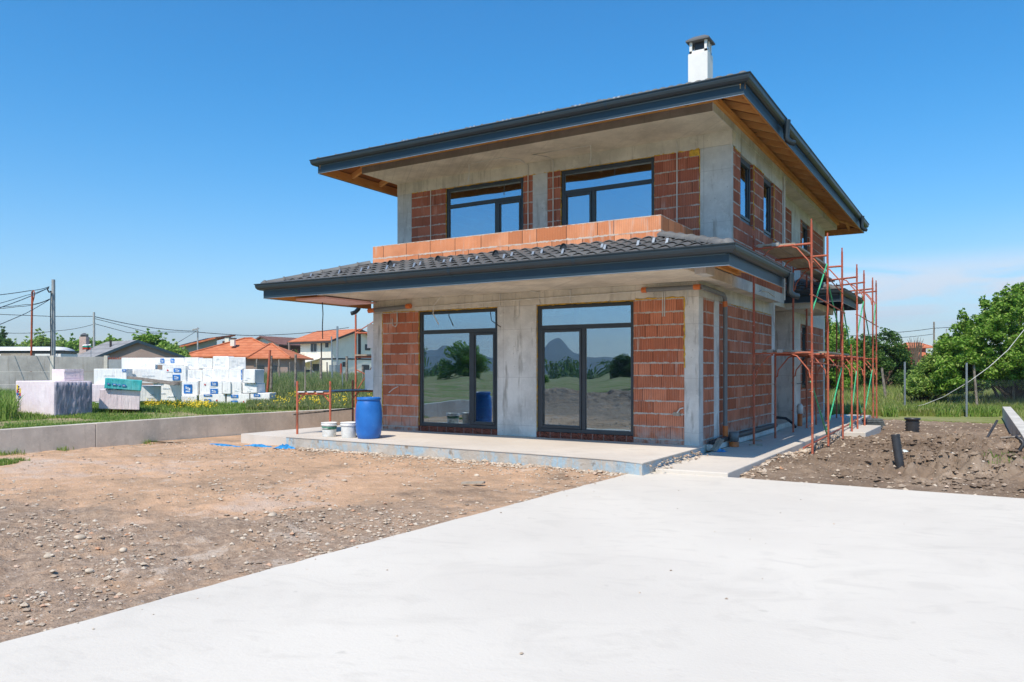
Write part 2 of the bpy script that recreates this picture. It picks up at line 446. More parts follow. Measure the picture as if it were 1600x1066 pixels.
def stonemat():
    m = Mat('yard_stone', .9, .15); r = m.island()
    c = m.ramp(r, [(0, (.26, .20, .155)), (.35, (.46, .36, .27)), (.7, (.60, .50, .39)), (.9, (.68, .60, .50)), (1, (.60, .29, .15))])
    m.color(m.mix(m.noise(20., 4)*.5, c, (.30, .24, .19))); m.bump(m.noise(40., 4), .01); return m.done()
M['stone'] = stonemat()
M['stone_pale'] = plain('pale_rounded_stone', (.56, .47, .37), .9, .15, var=.25, sc=7, bump=.01)
# ------------------------------------------------------------------ setting
def struct(o): o['kind'] = 'structure'; return o
def wallx(y): return -12.17+.138*y         # inner face of the low wall on the left
def drivex(y):                              # left edge of the driveway
    return np.interp(y, [-30, -12, -9.4, -6.6, -2.5], [-.6, -.46, -.43, -.33, -.18])
mb = MB(); mb.box(-4500, 4500, -4500, 4500, -.9, -.50); struct(mb.build('ground', M['field']))
mb = MB(); mb.prism([(-700, -300), (wallx(-30)-.2, -300), (wallx(-30)-.2, -30), (wallx(14)-.2, 14), (-10.2, 14.2), (-10.2, 700), (-700, 700)], -.30, .08); struct(mb.build('grass_verge', M['verge']))
mb = MB(); mb.prism([(-10.0, 14), (-10.0, 600), (700, 600), (700, -300), (5.6, -300), (5.6, 16.3), (1.2, 16.6)], -.46, -.34); struct(mb.build('meadow', M['field']))
poly = [(float(drivex(y))+random.gauss(0, .008), float(y)) for y in np.concatenate([np.arange(-2.52, -14, -.16), [-20, -40]])]+[(13, -40), (13, -2.40)]
mb = MB(); mb.prism(poly, -.40, -.20); struct(mb.build('driveway', M['drive'], bevel=.012))
# left clay yard
def heightgrid(name, x0, x1, y0, y1, res, zf, mat):
    xs = np.arange(x0, x1+res, res); ys = np.arange(y0, y1+res, res)
    X, Y = np.meshgrid(xs, ys); Z = zf(X, Y)
    v = np.stack([X, Y, Z], -1).reshape(-1, 3); nx, ny = len(xs), len(ys)
    i = np.arange(nx*ny).reshape(ny, nx)
    f = np.stack([i[:-1, :-1], i[:-1, 1:], i[1:, 1:], i[1:, :-1]], -1).reshape(-1, 4)
    return fastmesh(name, v, f, 4, mat, True)
def zleft(X, Y):
    z = -.245+.06*(fbm(X*.45, Y*.45, 4)-.5)+.075*(fbm(X*2.2, Y*2.2, 4, .55)-.5)+.05*(fbm(X*9, Y*9, 3, .6)-.5)
    rut = np.exp(-((Y+9.2+.35*X)/.7)**2); z = z+.10*rut*(fbm(X*3, Y*3, 4, .6)-.5)
    z = z+.05*sstep(-4.0, -2.9, Y)*sstep(-9, -7, X)*fbm(X*4, Y*4, 3)          # rubble by the terrace edge
    z = z-.10*sstep(-10.5, -13, X)
    m1 = np.exp(-(((X+9)/5.5)**2+((Y+20)/2.0)**2)); z = z+.55*m1*(.7+.9*(fbm(X*2.5, Y*2.5, 4)))
    z = z+.8*np.exp(-(((X+16)/3.5)**2+((Y+19.5)/1.6)**2))*(.7+.6*fbm(X*1.5, Y*1.5, 4))
    fr = sstep(-6, -8, Y-.42*X); z = z+fr*(.07*(fbm(X*3.2, Y*3.2, 4, .6)-.5)+.16*np.maximum(0, fbm(X*7.5, Y*7.5, 3)-.55))
    near = sstep(.5, .05, drivex(Y)-X)
    z = z*(1-near)+(-.222+.012*(fbm(X*9, Y*9, 2)-.5))*near
    return np.where(X > drivex(Y)+.02, -.33, z)
struct(heightgrid('dirt_yard', -16.5, .2, -24, -2.5, .06, zleft, M['dirt_l']))
mb = MB(); mb.prism([(-14, -3.2), (wallx(-3)+.02, -3.2), (wallx(14), 14), (-8, 14), (-8, -2.4), (.0, -2.4), (0., -3.)], -.42, -.285); struct(mb.build('side_yard', M['dirt_l']))
def zright(X, Y):
    z = -.275+.05*(fbm(X*.7, Y*.7, 4)-.5)+.05*(fbm(X*4, Y*4, 4, .6)-.5)
    cl = sstep(2.4, 3.6, X)*sstep(9.5, 6.0, Y)*sstep(-1.2, .4, Y)+.55*sstep(-2.2, -.4, Y)*sstep(2.6, .6, Y)
    r = np.abs(fbm(X*2.6, Y*2.6, 4, .6)-.5)*2; r2 = np.abs(fbm(X*7, Y*7, 3, .6)-.5)*2
    z = z+cl*(.075-.20*r+.13*r2)+.02*cl+.06*(np.abs(fbm(X*5, Y*5, 3, .6)-.5)*2-.2)*sstep(1.4, 2.2, X)
    z = z-.03*sstep(-1.6, -2.4, Y)-.10*sstep(6, 10.5, Y)
    z = z-.17*np.exp(-(((X-3.62)/.55)**2+((Y+.35)/.85)**2))
    lump = np.maximum(0, fbm(X*5.5, Y*5.5, 2)-.52); z = z+cl*.34*lump+.16*np.maximum(0, fbm(X*11+9, Y*11, 2)-.55)*(.35+cl)
    return np.where(Y < -2.42, -.36, np.where(X < 1.28, -.30, z))
struct(heightgrid('topsoil', .9, 5.6, -2.6, 17.5, .045, zright, M['dirt_r']))
# terrace and side path
tp = [(.10, -3.08), (-.5, -2.88), (-2., -2.80), (-4, -2.74), (-8.3, -2.72), (-8.3, 0.02), (.10, 0.02)]
mb = MB(); mb.prism(tp, -.015, 0.0)
terr = struct(mb.build('terrace', M['terrace']))
mb = MB(); tpi = [(p[0]-(.015 if p[0] > 0 else 0), p[1]+.012 if p[1] < -1 else p[1]) for p in tp]
mb.prism(tpi, -.45, -.0155); struct(mb.build('terrace_edge', M['terrface'], terr))
mb = MB(); mb.prism([(-10.1, -2.45), (-8.32, -2.62), (-8.32, 9), (-10.1, 9)], -.33, -.035); struct(mb.build('side_terrace', M['terrace']))
mb = MB(); mb.prism([(.12, -2.60), (1.27, -2.52), (1.27, 15.2), (.12, 15.2)], -.42, -.135); struct(mb.build('path', M['pathc'], bevel=.015))
mb = MB(); mb.prism([(1.30, 7.2), (2.05, 7.25), (2.10, 10.3), (1.30, 10.3)], -.42, -.165); struct(mb.build('path_step', M['pathc'], bevel=.015))
# low concrete walls
def lowwall(name, pts, w, z0, z1s, mat, label):
    mb = MB(); vs = []; n = len(pts)
    for (x, y), z1 in zip(pts, z1s):
        vs += [(x, y, z0), (x-w, y, z0), (x-w, y, z1), (x, y, z1)]
    fs = []
    for i in range(n-1):
        a, b = i*4, i*4+4
        fs += [(a, b, b+3, a+3), (a+1, a+2, b+2, b+1), (a+3, b+3, b+2, a+2)]
    fs += [(0, 3, 2, 1), (4*n-4, 4*n-3, 4*n-2, 4*n-1)]
    mb.add(vs, fs)
    return solo(mb, name, mat, label, 'wall', (pts[0][0], pts[0][1], z0), bevel=.012)
M['lowwall'] = concrete('boundary_concrete', (.60, .545, .475), .25, lines=False)
M['lowwall2'] = concrete('boundary_concrete_pale', (.60, .57, .52), .25, lines=False)
ys = [-24, -12, -7.05]; gap = .012
segs = [(-24, -14.), (-14+gap, -8.2), (-8.2+gap, -4.35), (-4.35+gap, 1.0), (1.0+gap, 13.8)]
lw = thing('boundary_wall', 'long low grey concrete wall in front of the grass and foam stacks', 'wall', (wallx(-8), -8, -.4))
for a, b in segs:
    yy = np.linspace(a, b, 3); mb = MB(); vs = []; n = 3
    zt = lambda y: float(np.interp(y, [-24, -6.2, -2, 14], [.17, .19, .27, .30]))
    for y in yy:
        x = wallx(y); vs += [(x, y, -.5), (x-.2, y, -.5), (x-.2, y, zt(y)), (x, y, zt(y))]
    fs = []
    for i in range(n-1):
        q, w = i*4, i*4+4
        fs += [(q, w, w+3, q+3), (q+1, q+2, w+2, w+1), (q+3, w+3, w+2, q+2)]
    fs += [(0, 3, 2, 1), (4*n-4, 4*n-3, 4*n-2, 4*n-1)]
    mb.add(vs, fs); mb.build('wall_segment', M['lowwall'], lw, bevel=.01)
lowwall('boundary_wall', [(5.62, -2.3), (5.60, 6), (5.50, 19.2)], .26, -.6, [.04, .05, .10], M['lowwall2'], 'low pale concrete wall running back beside the brown soil on the right')
# ------------------------------------------------------------------ the house
house = thing('two_storey_house', 'unfinished two storey house of red clay block and concrete with dark tiled hip roofs', 'house', (-4, 6, 0))
def part(name, mat, *boxes, bevel=0, parent=None):
    left = [tuple(b) for b in boxes]; o = None
    def near(a, b): return all(min(a[i+1], b[i+1])-max(a[i], b[i]) > -.004 for i in (0, 2, 4))
    while left:                                   # pieces that touch are one part, separate pieces are parts of their own
        grp = [left.pop(0)]; k = 0
        while k < len(grp):
            for b in [b for b in left if near(grp[k], b)]: grp.append(b); left.remove(b)
            k += 1
        mb = MB()
        for b in grp: mb.box(*b)
        o = mb.build(name, mat, parent or house, bevel)
    return o
WT = .25
part('ground_floor_slab', M['conc'], (-8.22, -.005, .005, 13.7, -.4, -.004))
# ground floor front
part('concrete_column', M['conc_low'], (-8.23, -7.92, 0, .35, 0, 2.86), bevel=.012)
part('concrete_column', M['conc_low'], (-4.58, -3.58, 0, .30, 0, 2.86), bevel=.012)
part('concrete_column', M['conc_low'], (-.29, 0, 0, .28, -.13, 2.86), bevel=.012)
part('concrete_beam', M['conc'], (-8.23, 0, 0, .30, 2.86, 3.15), bevel=.008)
part('brick_panel', M['brick'], (-7.92, -6.815, .006, WT, 0, 2.86))
part('brick_panel', M['brick'], (-1.335, -.29, .006, WT, 0, 2.86))
part('sill_brick', M['perf'], (-6.815, -4.58, .012, .2, .0, .125))
part('sill_brick', M['perf'], (-3.58, -1.335, .012, .2, .0, .125))
# ground floor right side
part('brick_panel', M['brick'], (-WT, -.006, .28, .98, -.13, 2.86), (-WT, -.006, 1.33, 5.94, -.13, 2.86))
part('concrete_column', M['conc_low'], (-.3, 0, .98, 1.33, -.13, 2.86), (-.3, 0, 5.94, 6.29, -.13, 2.86), bevel=.01)
part('concrete_beam', M['conc'], (-.3, 0, .30, 6.29, 2.86, 3.15))
part('concrete_ledge', M['conc_low'], (.002, .12, .45, 6.0, -.134, -.01), bevel=.01)
# porch recess
part('brick_panel', M['brick'], (-1.5, -1.25, 6.29, 8.6, -.13, 3.15))
part('concrete_column', M['conc_low'], (-1.25, 0, 8.6, 9.59, -.13, 3.15), bevel=.01)
part('brick_panel', M['brick'], (-1.25, -.3, 6.12, 6.285, -.13, 2.86))
part('brick_panel', M['brick'], (-WT, -.006, 9.59, 9.78, -.13, 3.15), (-WT, -.006, 10.62, 13.4, -.13, 3.15), (-WT, -.006, 9.78, 10.62, 2.82, 3.15), (-WT, -.006, 9.78, 10.62, -.13, .9))
part('concrete_column', M['conc_low'], (-.3, 0, 13.4, 13.7, -.13, 3.15))
part('porch_lintel', M['conc'], (-.3, .012, 9.592, 13.39, 2.83, 3.149))
# left and rear walls
part('side_wall', M['brick'], (-8.23, -7.98, .35, 13.7, 0, 3.15))
part('rear_wall', M['brick'], (-7.98, -6.5, 13.45, 13.7, 0, 3.15), (-4.6, -3.4, 13.45, 13.7, 0, 3.15), (-1.4, -.3, 13.45, 13.7, 0, 3.15), (-6.5, -4.6, 13.45, 13.7, 2.4, 3.15), (-3.4, -1.4, 13.45, 13.7, 2.4, 3.15), (-6.5, -4.6, 13.45, 13.7, 0, .9), (-3.4, -1.4, 13.45, 13.7, 0, .9))
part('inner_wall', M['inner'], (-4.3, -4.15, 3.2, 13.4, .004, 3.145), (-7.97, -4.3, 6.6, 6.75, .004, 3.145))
# first floor slab: overhangs front and right
mb = MB()
mb.prism([(-8.25, -1.85), (.30, -1.85), (.36, -1.70), (.36, 5.62), (.0, 5.62), (.0, 13.7), (-8.25, 13.7)], 3.15, 3.35)
mb.build('floor_slab', M['soffit'], house)
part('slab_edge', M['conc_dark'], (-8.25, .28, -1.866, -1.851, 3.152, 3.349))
part('slab_edge', M['conc_up'], (.361, .375, 1.0, 5.62, 3.12, 3.345))
# upper floor front (y = 1)
Y1 = 1.0
part('concrete_column', M['conc_up'], (-8.3, -7.83, Y1, 1.35, 3.35, 5.97), bevel=.012)
part('concrete_column', M['conc_up'], (-4.25, -3.86, Y1, 1.3, 3.35, 5.97), bevel=.012)
part('concrete_column', M['conc_up'], (-.30, .36, Y1, 1.08, 3.35, 5.97), bevel=.012)
part('concrete_beam', M['conc'], (-8.3, .36, Y1, 1.25, 5.97, 6.25))
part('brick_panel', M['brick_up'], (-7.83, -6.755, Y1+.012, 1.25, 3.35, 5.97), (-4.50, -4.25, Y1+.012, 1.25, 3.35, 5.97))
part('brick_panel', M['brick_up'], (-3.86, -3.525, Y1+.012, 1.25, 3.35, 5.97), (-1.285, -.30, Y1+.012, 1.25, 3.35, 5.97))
# upper floor right side (x = .36)
XR = .36
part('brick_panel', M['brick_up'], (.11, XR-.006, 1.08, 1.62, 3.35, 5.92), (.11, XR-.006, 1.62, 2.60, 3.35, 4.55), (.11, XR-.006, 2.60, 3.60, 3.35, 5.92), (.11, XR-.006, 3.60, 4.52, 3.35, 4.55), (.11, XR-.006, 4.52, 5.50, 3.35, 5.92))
part('concrete_beam', M['conc_up'], (.11, XR, 1.25, 5.50, 5.92, 6.25))
part('concrete_column', M['conc_up'], (.0, XR, 5.50, 5.62, 3.35, 6.25))
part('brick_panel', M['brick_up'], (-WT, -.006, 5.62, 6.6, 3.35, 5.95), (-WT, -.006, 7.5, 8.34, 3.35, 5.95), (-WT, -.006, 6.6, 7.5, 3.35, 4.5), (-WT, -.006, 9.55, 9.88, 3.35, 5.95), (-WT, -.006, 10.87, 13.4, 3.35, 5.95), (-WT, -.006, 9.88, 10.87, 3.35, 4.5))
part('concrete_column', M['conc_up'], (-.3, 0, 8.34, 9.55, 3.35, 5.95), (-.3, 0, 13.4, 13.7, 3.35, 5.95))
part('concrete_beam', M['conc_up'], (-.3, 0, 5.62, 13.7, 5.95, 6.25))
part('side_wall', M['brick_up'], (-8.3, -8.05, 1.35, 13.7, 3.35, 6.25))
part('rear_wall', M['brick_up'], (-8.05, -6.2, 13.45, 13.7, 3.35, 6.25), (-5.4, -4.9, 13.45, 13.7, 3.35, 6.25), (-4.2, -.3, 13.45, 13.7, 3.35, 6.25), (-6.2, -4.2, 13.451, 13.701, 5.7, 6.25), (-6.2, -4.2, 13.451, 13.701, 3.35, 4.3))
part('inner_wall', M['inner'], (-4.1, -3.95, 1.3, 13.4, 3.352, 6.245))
mb = MB(); mb.prism([(-8.3, -.31), (.36, -.31), (.36, 13.8), (-8.3, 13.8)], 6.25, 6.40); mb.build('roof_slab', M['soffit'], house)
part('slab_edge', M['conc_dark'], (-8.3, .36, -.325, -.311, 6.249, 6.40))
part('slab_edge', M['conc_up'], (.361, .374, -.32, 13.8, 6.249, 6.40))
# small vertical board marks on the right side beam
# parapet of new blocks
mb = MB(); mb.box(-7.5, -.45, -.82, -.60, 3.75, 4.33)
pp = mb.build('parapet', M['brick_new'], house)
part('parapet_return', M['brick_new'], (-.67, -.45, -.60, 1.0, 3.75, 4.328), parent=pp)
part('parapet_return', M['brick_new'], (-7.5, -7.28, -.60, 1.0, 3.75, 4.328), parent=pp)
# ---- windows
def window(plane, axis, a0, a1, z0, z1, trans=None, mull=None, sash=None, handle=False, fw=.07):
    """axis 'y': wall faces -Y at y=plane, a=x.  axis 'x': wall faces +X at x=plane, a=y."""
    def bx(mb, s0, s1, d0, d1, q0, q1):
        if axis == 'y': mb.box(s0, s1, plane+d0, plane+d1, q0, q1)
        else: mb.box(plane-d1, plane-d0, s0, s1, q0, q1)
    f = MB(); D0, D1 = .05, .13
    bx(f, a0, a0+fw, D0, D1, z0, z1); bx(f, a1-fw, a1, D0, D1, z0, z1)
    bx(f, a0+fw, a1-fw, D0, D1, z0, z0+fw*1.15); bx(f, a0+fw, a1-fw, D0, D1, z1-fw, z1)
    zt = trans if trans else z1
    holes = []
    if trans:
        bx(f, a0+fw, a1-fw, D0, D1, zt-fw*.6, zt+fw*.6); holes.append((a0+fw, a1-fw, zt+fw*.6, z1-fw))
        ztop = zt-fw*.6
    else: ztop = z1-fw
    zb = z0+fw*1.15
    if mull:
        bx(f, mull-fw*.6, mull+fw*.6, D0, D1, zb, ztop)
        cells = [(a0+fw, mull-fw*.6), (mull+fw*.6, a1-fw)]
    else: cells = [(a0+fw, a1-fw)]
    w = f.build('window', M['frame'], house, bevel=.006)
    for i, (s0, s1) in enumerate(cells):
        if sash is not None and i == sash:
            q = MB(); t = .055; e0, e1 = .035, .115
            bx(q, s0+.004, s0+t, e0, e1, zb+.004, ztop-.004); bx(q, s1-t, s1-.004, e0, e1, zb+.004, ztop-.004)
            bx(q, s0+t, s1-t, e0, e1, zb+.004, zb+t+.01); bx(q, s0+t, s1-t, e0, e1, ztop-t, ztop-.004)
            q.build('sash', M['frame'], w, bevel=.006)
            holes.append((s0+t, s1-t, zb+t+.01, ztop-t))
        else: holes.append((s0, s1, zb, ztop))
    for (s0, s1, q0, q1) in holes:
        g = MB(); bx(g, s0+.001, s1-.001, .085, .093, q0+.001, q1-.001); g.build('pane', M['glass'], w)
        # pale glazing bead
        b = MB(); r = .012
        bx(b, s0, s0+r, .079, .084, q0, q1); bx(b, s1-r, s1, .079, .084, q0, q1); bx(b, s0+r, s1-r, .079, .084, q0, q0+r)
        b.build('glazing_bead', M['pipe_grey'], w)
    return w
window(0, 'y', -6.80, -4.595, .125, 2.83, 2.34, -5.33, 1)
window(0, 'y', -3.565, -1.345, .125, 2.83, 2.355, -2.47, 0)
window(Y1, 'y', -6.74, -4.52, 3.36, 5.955, 5.50, -5.28, 1)
window(Y1, 'y', -3.515, -1.295, 3.36, 5.955, 5.46, -2.72, 0)
window(XR, 'x', 1.625, 2.595, 4.56, 5.915, None, None, 0)
window(XR, 'x', 3.605, 4.515, 4.56, 5.915, None, None, 0)
window(0, 'x', 6.61, 7.49, 4.51, 5.94); window(0, 'x', 9.89, 10.86, 4.51, 5.94, None, None, 0); window(0, 'x', 9.79, 10.61, .91, 2.815)
# ---- yellow foam seals, ragged
def foam(p0, p1, wv=.025, nrm=(0, -1, 0)):
    p0, p1 = Vector(p0), Vector(p1); n = max(6, int((p1-p0).length/.05)); pts = []; rs = []
    for i in range(n+1):
        p = p0.lerp(p1, i/n)+Vector((random.uniform(-1, 1), 0, random.uniform(-1, 1)))*.008
        pts.append(p); rs.append(max(.004, wv*random.uniform(.25, 1.0)))
    mb = MB(); mb.tube(pts, rs, 6); mb.build('foam_seal', M['foam'], house)
for (x0, x1, z0, z1, y) in ((-6.81, -4.585, .13, 2.845, .03), (-3.575, -1.34, .13, 2.845, .03), (-6.75, -4.51, 3.4, 5.965, 1.03), (-3.525, -1.29, 3.4, 5.965, 1.03)):
    foam((x0, y, z1), (x1, y, z1), .018); foam((x0, y, z0), (x0, y, z1), .014); foam((x1, y+.01, z0), (x1, y+.01, z1), .009)
foam((-1.3, -.0, 2.865), (-.3, -.0, 2.865), .022); foam((-.285, 0, 1.5), (-.285, 0, 2.86), .022)
foam((-7.93, 0, .1), (-7.93, 0, 2.84), .014); foam((-7.9, 0, 2.86), (-6.9, 0, 2.86), .016)
foam((-7.8, 1.01, 5.975), (-6.85, 1.01, 5.975), .016); foam((-1.28, 1.01, 5.975), (-.32, 1.01, 5.975), .02); foam((-.305, 1.01, 4.3), (-.305, 1.01, 5.95), .014)
foam((-4.5, 1.01, 5.975), (-4.1, 1.01, 5.975), .018); foam((-3.95, 1.01, 5.975), (-3.5, 1.01, 5.975), .016)
foam((.365, 2.66, 4.5), (.365, 2.66, 5.9), .016); foam((.365, 4.56, 4.5), (.365, 4.56, 5.9), .014); foam((.365, 1.1, 5.925), (.365, 1.6, 5.925), .016); foam((.365, 2.65, 5.925), (.365, 3.6, 5.925), .016)
foam((.0, 1.35, 2.865), (.0, 5.9, 2.865), .012)
part('infill_brick', M['foam'], (-.52, -.315, 1.002, 1.011, 5.84, 5.96))
# ---- roofs
def sweep(mb, path, prof, closed=False):
    """path: list of ((x,y), outward (ox,oy)) ; prof: list of (out, z) closed polygon"""
    n = len(path); k = len(prof); vs = []
    for (p, o) in path:
        for (a, z) in prof: vs.append((p[0]+o[0]*a, p[1]+o[1]*a, z))
    fs = []
    for i in range(n if closed else n-1):
        j = (i+1) % n
        for q in range(k):
            fs.append((i*k+q, i*k+(q+1) % k, j*k+(q+1) % k, j*k+q))
    if not closed: fs += [tuple(range(k)), tuple(reversed(range((n-1)*k, n*k)))]
    mb.add(vs, fs); return mb
def gutter_prof(z):
    return [(.015, z+.00), (.055, z-.004), (.095, z+.012), (.122, z+.045), (.132, z+.085), (.134, z+.118), (.148, z+.122), (.150, z+.138), (.136, z+.142),
            (.124, z+.132), (.122, z+.09), (.112, z+.05), (.088, z+.022), (.055, z+.010), (.018, z+.012)]
def tiles(mb, o, du, dv, L, Rr, run, tan, z0, tw=.265, ch=.32):
    """one roof slope; o eave start; du along the eave, dv up the slope (horizontal); L(v),R(v) clip limits"""
    o = Vector(o); du = Vector(du); dv = Vector(dv); per = 8
    nc = int(math.ceil(run/ch))
    for c in range(nc):
        v0 = c*ch; v1 = min(run, v0+ch+.05)
        l0, r0, l1, r1 = L(v0), Rr(v0), L(v1), Rr(v1)
        lo, hi = min(l0, l1), max(r0, r1)
        n0 = math.floor(lo/tw*per); n1 = math.ceil(hi/tw*per)
        vs = []; jit = random.uniform(-.004, .004)
        for k in range(n0, n1+1):
            u = k*tw/per; f = (k % per)/per
            h = .040*(math.cos(2*math.pi*(f-.30))*.5+.5)**1.3+.012*(math.cos(4*math.pi*f)*.5+.5)
            ua = min(max(u, l0), r0); ub = min(max(u, l1), r1)
            pa = o+du*ua+dv*v0; pb = o+du*ub+dv*v1
            za = z0+v0*tan+h+.042+jit; zb = z0+v1*tan+h+.004
            vs += [(pa.x, pa.y, za-.013), (pa.x, pa.y, za), (pb.x, pb.y, zb)]
        m = n1-n0; fs = []
        for k in range(m):
            a, b = k*3, k*3+3
            fs += [(a, b, b+1, a+1), (a+1, b+1, b+2, a+2)]
        mb.add(vs, fs, False)
def hips(mb, p0, p1, L=.42, r=.112, start_cap=True):
    p0, p1 = Vector(p0), Vector(p1); d = (p1-p0); n = int(d.length/L); d.normalize()
    side = Vector((-d.y, d.x, 0)).normalized(); up = d.cross(side).normalized(); up = up if up.z > 0 else -up
    for i in range(n+1):
        a = p0+d*(i*L-.05); b = p0+d*min((i+1)*L, (p1-p0).length)
        ra, rb = r*1.0, r*.985; vs = []; ns = 9
        for (q, rr, lift) in ((a, ra, .004), (b, rb, .0)):
            for k in range(ns):
                t = math.pi*k/(ns-1); vs.append(q+side*math.cos(t)*rr+up*(math.sin(t)*rr*.75+lift-.02))
        fs = [(k, k+1, ns+k+1, ns+k) for k in range(ns-1)]+[tuple(reversed(range(ns)))]
        mb.add(vs, fs, True)
        # raised collar
        vs = []
        for (q, rr) in ((a-d*.006, ra+.012), (a+d*.03, ra+.011)):
            for k in range(ns):
                t = math.pi*k/(ns-1); vs.append(q+side*math.cos(t)*rr+up*(math.sin(t)*rr*.76-.012))
        mb.add(vs, [(k, k+1, ns+k+1, ns+k) for k in range(ns-1)]+[tuple(reversed(range(ns))), tuple(range(ns, 2*ns))], True)
        if i == 0 and start_cap:
            vs = []; e = a-d*.13
            vs = [a+side*math.cos(math.pi*k/(ns-1))*ra+up*(math.sin(math.pi*k/(ns-1))*ra*.75+.008) for k in range(ns)]
            vs += [a-d*.09+side*math.cos(math.pi*k/(ns-1))*ra*.75+up*(math.sin(math.pi*k/(ns-1))*ra*.5-.01) for k in range(ns)]
            vs += [e-up*.04]
            mb.add(vs, [(k, k+1, ns+k+1, ns+k) for k in range(ns-1)]+[(ns+k, ns+k+1, 2*ns) for k in range(ns-1)], True)
# upper roof: fascia rectangle
ux0, ux1, uy0, uy1 = -9.20, 1.09, -.90, 14.95; zf = 6.25; TU = .385
cp = [((ux0, uy0), (-1, -1)), ((ux1, uy0), (1, -1)), ((ux1, uy1), (1, 1)), ((ux0, uy1), (-1, 1))]
mb = MB(); sweep(mb, cp, [(-.022, zf), (0, zf), (0, zf+.215), (-.022, zf+.215)], True); fa = mb.build('fascia', M['fascia'], house)
mb = MB(); sweep(mb, cp, [(-.012, zf-.010), (.004, zf-.010), (.004, zf-.001), (-.012, zf-.001)], True); mb.build('drip_edge', M['steel'], fa)
mb = MB(); sweep(mb, cp, [(-.056, zf+.004), (-.024, zf+.004), (-.024, zf+.20), (-.056, zf+.20)], True); mb.build('fascia_batten', M['wood'], house)
mb = MB(); sweep(mb, cp, gutter_prof(zf+.175), True); mb.build('gutter', M['gutter'], house)
def joints(path, g, z):
    for (p, q, o) in path:
        p, q = Vector(p), Vector(q); n = int((q-p).length/3.0); d = (q-p).normalized()
        for i in range(1, n+1):
            c = p.lerp(q, i/(n+1)); mb = MB(); sweep(mb, [((c.x-d.x*.03, c.y-d.y*.03), o), ((c.x+d.x*.03, c.y+d.y*.03), o)], [(a+(.004 if a > .05 else 0), b_-(.004 if b_ < z+.03 else 0)) for a, b_ in gutter_prof(z)]); mb.build('gutter_joint', M['fascia'], g)
gU = [c for c in house.children if c.name.startswith('gutter')][-1]
joints([((ux0, uy0), (ux1, uy0), (0, -1)), ((ux1, uy0), (ux1, uy1), (1, 0))], gU, zf+.175)
zr = zf+.262
wU = ux1-ux0; lU = uy1-uy0; hw = wU/2
rf = MB(); zd = zr-.03
def deck(mb, x0, x1, y0, y1, z, tan, t=.022):
    h = (x1-x0)/2; a = [(x0, y0, z), (x1, y0, z), (x1, y1, z), (x0, y1, z), (x0+h, y0+h, z+h*tan), (x0+h, y1-h, z+h*tan)]
    vs = a+[(p[0], p[1], p[2]-t) for p in a]
    mb.add(vs, [(0, 1, 4), (1, 2, 5, 4), (2, 3, 5), (3, 0, 4, 5), (10, 7, 6), (10, 11, 8, 7), (11, 9, 8), (10, 6, 9, 11)])
deck(rf, ux0+.0, ux1-.0, uy0+.0, uy1-.0, zd, TU)
roofU = rf.build('roof_deck', M['deckw'], house)
tb = MB()
tiles(tb, (ux0, uy0-.04, 0), (1, 0, 0), (0, 1, 0), lambda v: v-.03, lambda v: wU-v+.03, hw, TU, zr)
tiles(tb, (ux1+.04, uy0, 0), (0, 1, 0), (-1, 0, 0), lambda v: v-.03, lambda v: lU-v+.03, hw, TU, zr)
tiles(tb, (ux1, uy1+.04, 0), (-1, 0, 0), (0, -1, 0), lambda v: v, lambda v: wU-v, hw, TU, zr)
tiles(tb, (ux0-.04, uy1, 0), (0, -1, 0), (1, 0, 0), lambda v: v, lambda v: lU-v, hw, TU, zr)
tb.build('roof_tiles', M['tile'], house)
hb = MB(); apF = (ux0+hw, uy0+hw, zr+hw*TU+.06); apB = (ux0+hw, uy1-hw, zr+hw*TU+.06)
for (p0, p1, cpd) in (((ux0+.05, uy0+.05, zr+.06), apF, 1), ((ux1-.05, uy0+.05, zr+.06), apF, 1), ((ux1-.05, uy1-.05, zr+.06), apB, 1), ((ux0+.05, uy1-.05, zr+.06), apB, 1), (apF, apB, 0)):
    hb = MB(); hips(hb, p0, p1, start_cap=bool(cpd)); hb.build('hip_tiles' if cpd else 'ridge_tiles', M['tile'], house)
# rafters and plates under the upper eaves
def rafter(p0, p1, mat=None, w=.08, h=.125):
    mb = MB(); p0, p1 = Vector(p0), Vector(p1)
    d = (p1-p0); s = Vector((-d.y, d.x, 0)).normalized()*w/2; up = Vector((0, 0, h))
    vs = [p0-s, p0+s, p0+s+up, p0-s+up, p1-s, p1+s, p1+s+up, p1-s+up]
    mb.add(vs, [(0, 1, 2, 3), (7, 6, 5, 4), (0, 4, 5, 1), (1, 5, 6, 2), (2, 6, 7, 3), (3, 7, 4, 0)])
    return mb.build('rafter', mat or M['woodx'], house)
def zraft(dist): return zd-.024-.125+dist*TU        # underside z at a distance in from the fascia
y = .05
while y < 14.3:
    rafter((ux1-.03, y, zraft(.03)), (.25, y, zraft(ux1-.25))); y += .70
y = .25
while y < 14.0:
    rafter((ux0+.03, y, zraft(.03)), (-8.2, y, zraft(1.0))); y += 1.05
x = -7.9
while x < .3:
    rafter((x, uy0+.03, zraft(.03)), (x, -.2, zraft(.70)), M['wood']); x += .74
for (c, s) in (((ux1, uy0), (-1, 1)), ((ux0, uy0), (1, 1)), ((ux1, uy1), (-1, -1)), ((ux0, uy1), (1, -1))):
    rafter((c[0]+s[0]*.03, c[1]+s[1]*.03, zraft(.03)), (c[0]+s[0]*.95, c[1]+s[1]*.95, zraft(.95)), w=.10)
rafter((.6, uy1-.03, zraft(.03)), (.6, 13.9, zraft(1.0)), M['wood'])
part('wall_plate', M['woodx'], (-8.33, .30, -.38, -.24, 6.405, 6.52))
part('wall_plate', M['wood'], (.30, .44, -.38, 13.85, 6.405, 6.53))
part('wall_plate', M['wood'], (-8.38, -8.26, -.24, 13.85, 6.405, 6.52))
